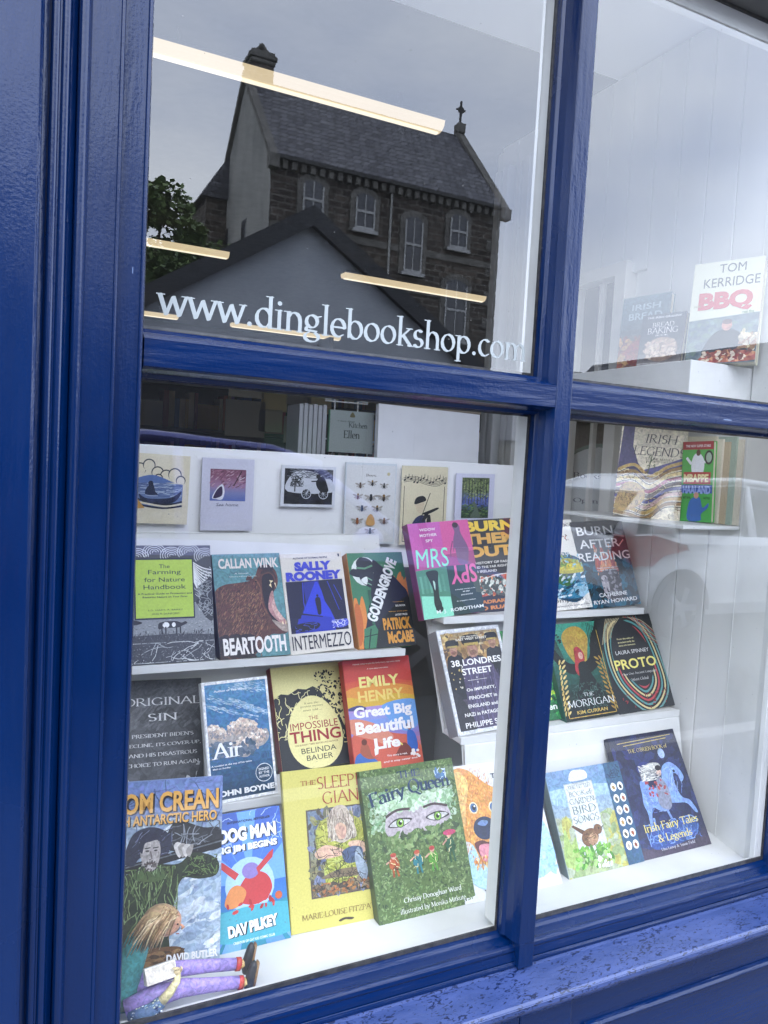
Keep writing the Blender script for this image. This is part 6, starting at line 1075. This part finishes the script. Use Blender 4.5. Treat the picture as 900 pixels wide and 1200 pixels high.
hb_(MB().tube([(13.0, HY+.1, ZE-.3), (13.0, HY+.1, 0)], .05, 8), 'downpipe', mat('pale_pipe', (.35, .35, .34), (.4, .4, .38), .5))
hb_(MB().box(HX0-.03, HX0-.021, YM-2.6, YM-1.9, 8.4, 11.0), 'window', DWIN); hb_(MB().box(HX0-.03, HX0-.021, YM+.2, YM+.9, 8.0, 10.7), 'window', DWIN)
# small rear wing
rw = empty('stone_outbuilding', (6.9, -33, 0)); tag(rw, 'small dark gabled wing with finial beside the pale gable end', 'building')
def sub2(mb, nm, m): o = mb.build(nm, m); o.parent = rw; o.matrix_parent_inverse = Matrix.Translation((-6.9, 33, 0))
sub2(MB().box(7.35, 9.6, -35.5, -32.0, 0, 12.3), 'wall', STONE); sub2(MB().prism([(7.1, 12.2), (8.6, 14.6), (10, 12.2)], 'y', -35.8, -31.8), 'roof', SLATE); sub2(MB().tube([(8.6, -31.9, 14.5), (8.6, -31.9, 15.6)], .05, 6).box(8.45, 8.75, -31.95, -31.85, 15.1, 15.18), 'finial', IRON)

# near grey gabled house (across the road)
gh = empty('grey_house', (4.8, -12, 0)); tag(gh, 'plain grey rendered house with dark gable roof edge, mirrored above web address', 'building')
ginv = Matrix.Translation((-4.8, 12, 0))
def g_(mb, nm, m, **k): o = mb.build(nm, m, None, **k); o.parent = gh; o.matrix_parent_inverse = ginv
GR = mat('smooth_grey_render', (.42, .45, .50), (.48, .51, .56), .9, 2); FA = mat('dark_fascia_slate', (.028, .03, .036), (.045, .047, .055), .7, 9, bump=.4, bscale=20)
ax, az, sl_ = 4.78, 5.95, .64
wl_ = [(ax-4.3, -.12), (ax-4.3, az-.3-sl_*4.3), (ax, az-.3), (ax+4.3, az-.3-sl_*4.3), (ax+4.3, -.12)]
g_(MB().prism(wl_, 'y', -20, -12.15), 'wall', GR)
for s in (-1, 1):
    P = [(ax, az), (ax+s*4.7, az-sl_*4.7), (ax+s*4.7, az-sl_*4.7-.28), (ax, az-.28)]
    g_(MB().prism(P, 'y', -20.3, -11.95), 'roof', FA)
    g_(MB().prism([(ax+s*.001, az-.02), (ax+s*4.72, az-sl_*4.72-.02), (ax+s*4.72, az-sl_*4.72-.36), (ax+s*.001, az-.36)], 'y', -11.949, -11.92), 'bargeboard', FA)
g_(MB().box(ax-4.25, ax+4.25, -12.15, -12.05, 3.16, 3.3), 'string_band', DARKG)
BLKP = mat('black_shopfront_paint', (.012, .013, .015), (.02, .02, .022), .5)
g_(MB().box(ax-4.28, ax+4.28, -12.1499, -12.128, -.1, 3.159), 'shopfront', BLKP)
def panes(par, xs, z0, z1, y, w_):
    pass
for x in (2.6, 6.6):
    g_(MB().box(x-.5, x+.5, -12.1279, -12.11, 1.0, 2.3), 'window', DWIN)
    for q in ((x-.56, x-.5, -12.1275, -12.09, .95, 2.35), (x+.5, x+.56, -12.1275, -12.09, .95, 2.35), (x-.5, x+.5, -12.1275, -12.09, 2.3, 2.36), (x-.5, x+.5, -12.1275, -12.09, .94, 1.0)): g_(MB().box(*q), 'window_frame', FA)
g_(MB().box(4.1, 5.1, -12.1279, -12.10, 0, 2.1), 'door', mat('dark_green_door', (.02, .05, .03), (.03, .06, .04), .4))
# houses further along the street
def terrace(x0, x1, y, h_, ridge, label, wallc, nm='terrace_house', chim=True, d=7, n=3):
    t = empty(nm, ((x0+x1)/2, y, 0)); tag(t, label, 'house', 'houses across the street')
    inv = Matrix.Translation((-(x0+x1)/2, -y, 0)); W = mat('render_'+wallc, lin(wallc), tuple(c*1.12 for c in lin(wallc)), .9, 3)
    def p(mb, n_, m): o = mb.build(n_, m); o.parent = t; o.matrix_parent_inverse = inv; return o
    p(MB().box(x0, x1, y-d, y, -.12, h_), 'wall', W); p(MB().prism([(y+.25, h_-.05), (y-d/2, ridge), (y-d-.25, h_-.05)], 'x', x0-.1, x1+.1), 'roof', SLATE)
    if chim: p(MB().box(x0+.3, x0+.9, y-d/2-.4, y-d/2+.4, ridge-.5, ridge+.9), 'chimney', W)
    for i in range(n):
        cx = x0+(x1-x0)*(i+.5)/n
        for z0, z1 in ((.9, 2.2), (3.4, 4.6)):
            if z1 > h_-.2: continue
            wn = p(MB().box(cx-.45, cx+.45, y+.001, y+.02, z0, z1), 'window', DWIN)
            for q in ((cx-.5, cx-.45, z0, z1), (cx+.45, cx+.5, z0, z1), (cx-.5, cx+.5, z1, z1+.06), (cx-.5, cx+.5, z0-.06, z0)):
                o = MB().box(q[0], q[1], y+.001, y+.05, q[2], q[3]).build('window_frame', SASH); o.parent = wn
terrace(-7.6, .2, -12.3, 5.2, 7.0, 'dark stone house across the street, left of the grey gable', '5c5850')
terrace(-16, -7.9, -12.3, 5.6, 7.6, 'grey terrace house further left across the street', '54544f')
terrace(19.5, 27, -30, 3.0, 4.6, 'low pale house beyond the car park', '8c8678', chim=False)
terrace(51, 63, -58, 7.2, 11.9, 'distant pale house with pitched roof below the skyline', 'b4b0a4', chim=False)
terrace(60, 74, -52, 3.8, 6.4, 'distant low house with dark roof at right', 'a8a498')
# big dark roofed house at the right edge of the reflections
ter = empty('slate_house', (22, -14, 0)); tag(ter, 'brown walled house with big dark slate hip roof at far right reflection', 'house'); ti = Matrix.Translation((-22, 14, 0))
for mb, nm, m in ((MB().box(18.4, 27, -22, -14.0, -.12, 3.55), 'wall', mat('brown_render', (.22, .18, .14), (.27, .22, .17), .9, 3)), (MB().prism([(17.9, 3.5), (20.2, 5.7), (25, 5.7), (27.3, 3.5)], 'y', -22.3, -13.7), 'roof', SLATE)):
    o = mb.build(nm, m); o.parent = ter; o.matrix_parent_inverse = ti
# hills
mb = MB(); rg = random.Random(12); n = 90; prof = []
for i in range(n+1):
    x = -350+900*i/n; prof.append((x, 26+14*math.sin(i*.13+1)+8*math.sin(i*.31)+3*math.sin(i*.9)+rg.random()*1.0))
for i in range(n):
    (xa, ha), (xb, hb2) = prof[i], prof[i+1]
    mb.face([(xa, -330, -.5), (xb, -330, -.5), (xb, -420, hb2), (xa, -420, ha)]); mb.face([(xa, -420, ha), (xb, -420, hb2), (xb, -560, -.5), (xa, -560, -.5)])
mb.build('hills', mat('hillside_grass', (.06, .08, .035), (.11, .12, .06), .95, .05, detail=8), None, smooth=True)['kind'] = 'structure'

# trees
LEAFM = [mat('leaves_dark', (.08, .13, .045), (.13, .19, .07), .6, 3), mat('leaves_mid', (.13, .2, .06), (.2, .27, .09), .6, 3)]
BARK = mat('bark', (.06, .045, .03), (.1, .08, .06), .9, 10, bump=.6)
def tree(x, y, h_, r, seed, label, n=5200, leaf=.16):
    t = empty('tree', (x, y, 0)); tag(t, label, 'tree', 'trees across the street'); rg = random.Random(seed)
    tr = MB(); tr.tube([(0, 0, -.1), (.05, 0, h_*.3), (-.05, .1, h_*.6)], [.22, .16, .08], 8)
    blobs = []
    for i in range(22):
        a = rg.uniform(0, 6.28); q = rg.random()**.6*r*.8; z = h_*(.26+.64*i/21); blobs.append((q*math.cos(a), q*math.sin(a), z, r*rg.uniform(.28, .5)*(1.15-z/h_*.5)))
        tr.tube([(0, 0, h_*.35), (blobs[-1][0]*.5, blobs[-1][1]*.5, (z+h_*.35)/2), blobs[-1][:3]], [.09, .06, .02], 6)
    tr.build('trunk', BARK, t)
    for k in range(2):
        c = MB()
        for i in range(n//2):
            bx_, by_, bz_, br_ = rg.choice(blobs); u, v = rg.uniform(-1, 1), rg.uniform(0, 6.28); s = math.sqrt(1-u*u); q = br_*rg.uniform(.55, 1.12)
            p = Vector((bx_+q*s*math.cos(v), by_+q*s*math.sin(v), bz_+q*u*.85)); d1 = Vector((rg.uniform(-1, 1), rg.uniform(-1, 1), rg.uniform(-.6, .6))).normalized()*leaf*rg.uniform(.6, 1.3); d2 = d1.cross(Vector((rg.uniform(-1, 1), rg.uniform(-1, 1), 1))).normalized()*leaf*.35
            c.face([p-d1*.5, p+d2, p+d1*.5, p-d2])
        c.build('crown', LEAFM[k], t)
tree(2.55, -17.6, 7.9, 1.9, 1, 'tall leafy green tree left of the stone building', 11000, .2)
tree(4.3, -18.6, 7.4, 1.6, 2, 'lower leafy tree in front of the pale gable end', 8000, .18)
tree(3.75, -17.4, 6.7, 1.8, 11, 'rounded lower tree between the tall green tree and the pale gable', 9000, .18)
tree(-.6, -19, 9.0, 2.6, 5, 'broad green tree behind the cream house', 4000, .22)
tree(-6.5, -21, 9.5, 3, 6, 'large tree behind the terrace, far left', 3000, .3)

# ================================================================ parked cars
RUB = mat('tyre_rubber', (.02, .02, .02), (.03, .03, .03), .8); ALLOY = mat('alloy_wheel', (.5, .5, .52), (.55, .55, .57), .25, metal=.9); LAMP = mat('red_lamp_lens', (.32, .004, .006), (.4, .006, .008), .15, coat=1)
CGL = mat('car_glass', (.02, .022, .025), (.03, .03, .035), .05, spec=.9); BLK = mat('black_trim', (.015, .015, .015), (.02, .02, .02), .5); CLR = mat('clear_lamp_lens', (.6, .6, .62), (.7, .7, .7), .1, coat=1)
def car(x, y, flip, paint, label):
    """hatchback, length along x, rear at -x when flip is 1; origin at ground centre"""
    t = empty('parked_car', (x, y, -.118)); t.rotation_euler = (0, 0, 0 if flip == 1 else math.pi); tag(t, label, 'car', 'cars parked in the street')
    # sections along the length: x, half width at sill / belt, z sill, z belt
    secs = [(-2.12, .66, .42, .72), (-2.06, .78, .32, .93), (-1.85, .86, .26, .99), (-1.3, .89, .22, 1.0), (0, .9, .21, .97), (1.0, .89, .21, .93), (1.55, .87, .23, .86), (1.95, .8, .28, .74), (2.12, .64, .36, .6)]
    def ring(s):
        X, hw, z0, z1 = s; zm = (z0+z1)/2
        return [(X, -hw*.93, z0), (X, -hw, z0+.12), (X, -hw*1.01, zm), (X, -hw*.985, z1-.08), (X, -hw*.93, z1), (X, 0, z1+.035), (X, hw*.93, z1), (X, hw*.985, z1-.08), (X, hw*1.01, zm), (X, hw, z0+.12), (X, hw*.93, z0)]
    b = MB(); rs = []
    for k in range(len(secs)-1):
        for j in range(4):
            f = j/4; s0, s1 = secs[k], secs[k+1]; rs.append(ring(tuple(s0[i]*(1-f)+s1[i]*f for i in range(4))))
    rs.append(ring(secs[-1]))
    for a, c in zip(rs, rs[1:]):
        for i in range(10): b.face([a[i], a[i+1], c[i+1], c[i]])
        b.face([a[10], a[0], c[0], c[10]])
    b.face(rs[0]); b.face(rs[-1][::-1]); b.build('body', paint, t, smooth=False)
    # greenhouse: roof shell and glass
    cab = [(-1.98, .70, 1.0), (-1.62, .64, 1.38), (-1.2, .62, 1.50), (-.4, .63, 1.545), (.3, .62, 1.50), (.62, .60, 1.42), (1.22, .74, .97)]
    g = MB()
    def cr(p, base): X, hw, z = p; return [(X, -hw, z), (X, hw, z)]
    g.prism([(p[0], p[2]-.02) for p in cab]+[(1.22, .93), (-1.98, .93)], 'y', -.60, .60)
    g.build('cabin_glass', CGL, t)
    rf = MB()
    for p, q in zip(cab[1:5], cab[2:6]): rf.prism([(p[0], p[2]), (q[0], q[2]), (q[0], q[2]-.07), (p[0], p[2]-.07)], 'y', -.66, .66)
    rf.build('roof', paint, t)
    for s in (-1, 1):
        for nm, pts, rad in (('rear_pillar', [(-1.62, s*.63, 1.36), (-1.78, s*.68, 1.2), (-1.95, s*.76, .98)], [.05, .075, .1]), ('rear_quarter_pillar', [(-1.2, s*.64, 1.45), (-1.42, s*.70, 1.22), (-1.5, s*.78, .99)], [.05, .1, .13]), ('door_pillar', [(-.25, s*.65, 1.48), (-.22, s*.76, .97)], [.035, .04]), ('front_pillar', [(.55, s*.63, 1.42), (1.2, s*.78, .95)], [.035, .04]), ('roof_rail', [(-1.6, s*.64, 1.38), (-1.2, s*.65, 1.49), (-.4, s*.655, 1.53), (.3, s*.65, 1.49), (.62, s*.64, 1.41)], [.035]*5)): MB().tube(pts, rad, 8).build(nm, paint, t, smooth=True)
        MB().prism([(-1.45, 1.0), (-1.3, 1.3), (-1.1, 1.42), (-.4, 1.47), (.3, 1.43), (.6, 1.36), (1.08, .98)], 'y', s*.665-.01, s*.665+.01).build('side_window', CGL, t)
        MB().prism([(-2.12, .80), (-2.09, .98), (-1.72, .985), (-1.3, .90), (-1.28, .86), (-1.6, .80), (-1.72, .72), (-1.95, .72)], 'y', s*.86-.075, s*.86+.045).build('tail_light', LAMP, t, bevel=.01)
        MB().prism([(1.62, .66), (1.6, .78), (1.98, .70), (2.02, .6)], 'y', s*.8-.04, s*.8+.045).build('headlight', CLR, t, bevel=.01)
        MB().ball((.82, s*.95, 1.0), (.1, .09, .07), 10, 8).build('wing_mirror', paint, t, smooth=True)
        for wx in (-1.32, 1.3):
            w_ = MB(); n = 22
            for i in range(n):
                a, c = 2*math.pi*i/n, 2*math.pi*(i+1)/n
                for r0, r1, y0, y1 in ((.31, .31, -.1, .1), (.31, .2, .1, .1), (.2, .31, -.1, -.1)):
                    w_.face([(r0*math.cos(a), y0, r0*math.sin(a)), (r0*math.cos(c), y0, r0*math.sin(c)), (r1*math.cos(c), y1, r1*math.sin(c)), (r1*math.cos(a), y1, r1*math.sin(a))])
            wo = w_.build('wheel', RUB, t); wo.location = (wx, s*.82, .31)
            rim = MB()
            for k in range(5):
                a = 2*math.pi*k/5; rim.prism([(.03*math.cos(a-1.5), .03*math.sin(a-1.5)), (.2*math.cos(a-.16), .2*math.sin(a-.16)), (.2*math.cos(a+.16), .2*math.sin(a+.16)), (.03*math.cos(a+1.5), .03*math.sin(a+1.5))], 'y', s*.085-.012, s*.085+.012)
            rim.tube([(0, s*.07, 0), (0, s*.1, 0)], .05, 10)
            ro_ = rim.build('rim', ALLOY, wo)
            d = MB(); d.prism([(.2*math.cos(2*math.pi*i/20), .2*math.sin(2*math.pi*i/20)) for i in range(20)], 'y', s*.05-.005, s*.05+.005); d.build('hub', BLK, wo)
            aw = MB(); aw.prism([(wx+.37*math.cos(R(t_)), .31+.37*math.sin(R(t_))) for t_ in range(-5, 190, 15)]+[(wx-.30, .3), (wx+.30, .3)], 'y', s*.905-.012, s*.905+.003); aw.build('wheel_arch', BLK, t)
    MB().box(-2.14, -2.05, -.74, .74, .34, .5).build('rear_bumper', BLK, t, bevel=.02); MB().box(2.06, 2.14, -.6, .6, .34, .48).build('front_bumper', BLK, t, bevel=.02)
    MB().box(-2.145, -2.13, -.26, .26, .62, .74).build('number_plate', CLR, t)
    return t
WHP = mat('white_car_paint', (.84, .85, .85), (.87, .88, .88), .2, coat=1); BLP = mat('dark_blue_car_paint', (.10, .11, .34), (.12, .13, .38), .3, coat=1, metal=.5)
cw = car(7.55, -5.45, 1, WHP, 'white hatchback with red tail light mirrored in lower right pane')
cw.scale = (1.07, 1.07, 1.07)
cb2 = car(1.25, -4.6, 1, BLP, 'dark blue hatchback mirrored faintly across the card board')
cb2.scale = (1.12, 1.12, 1.12)
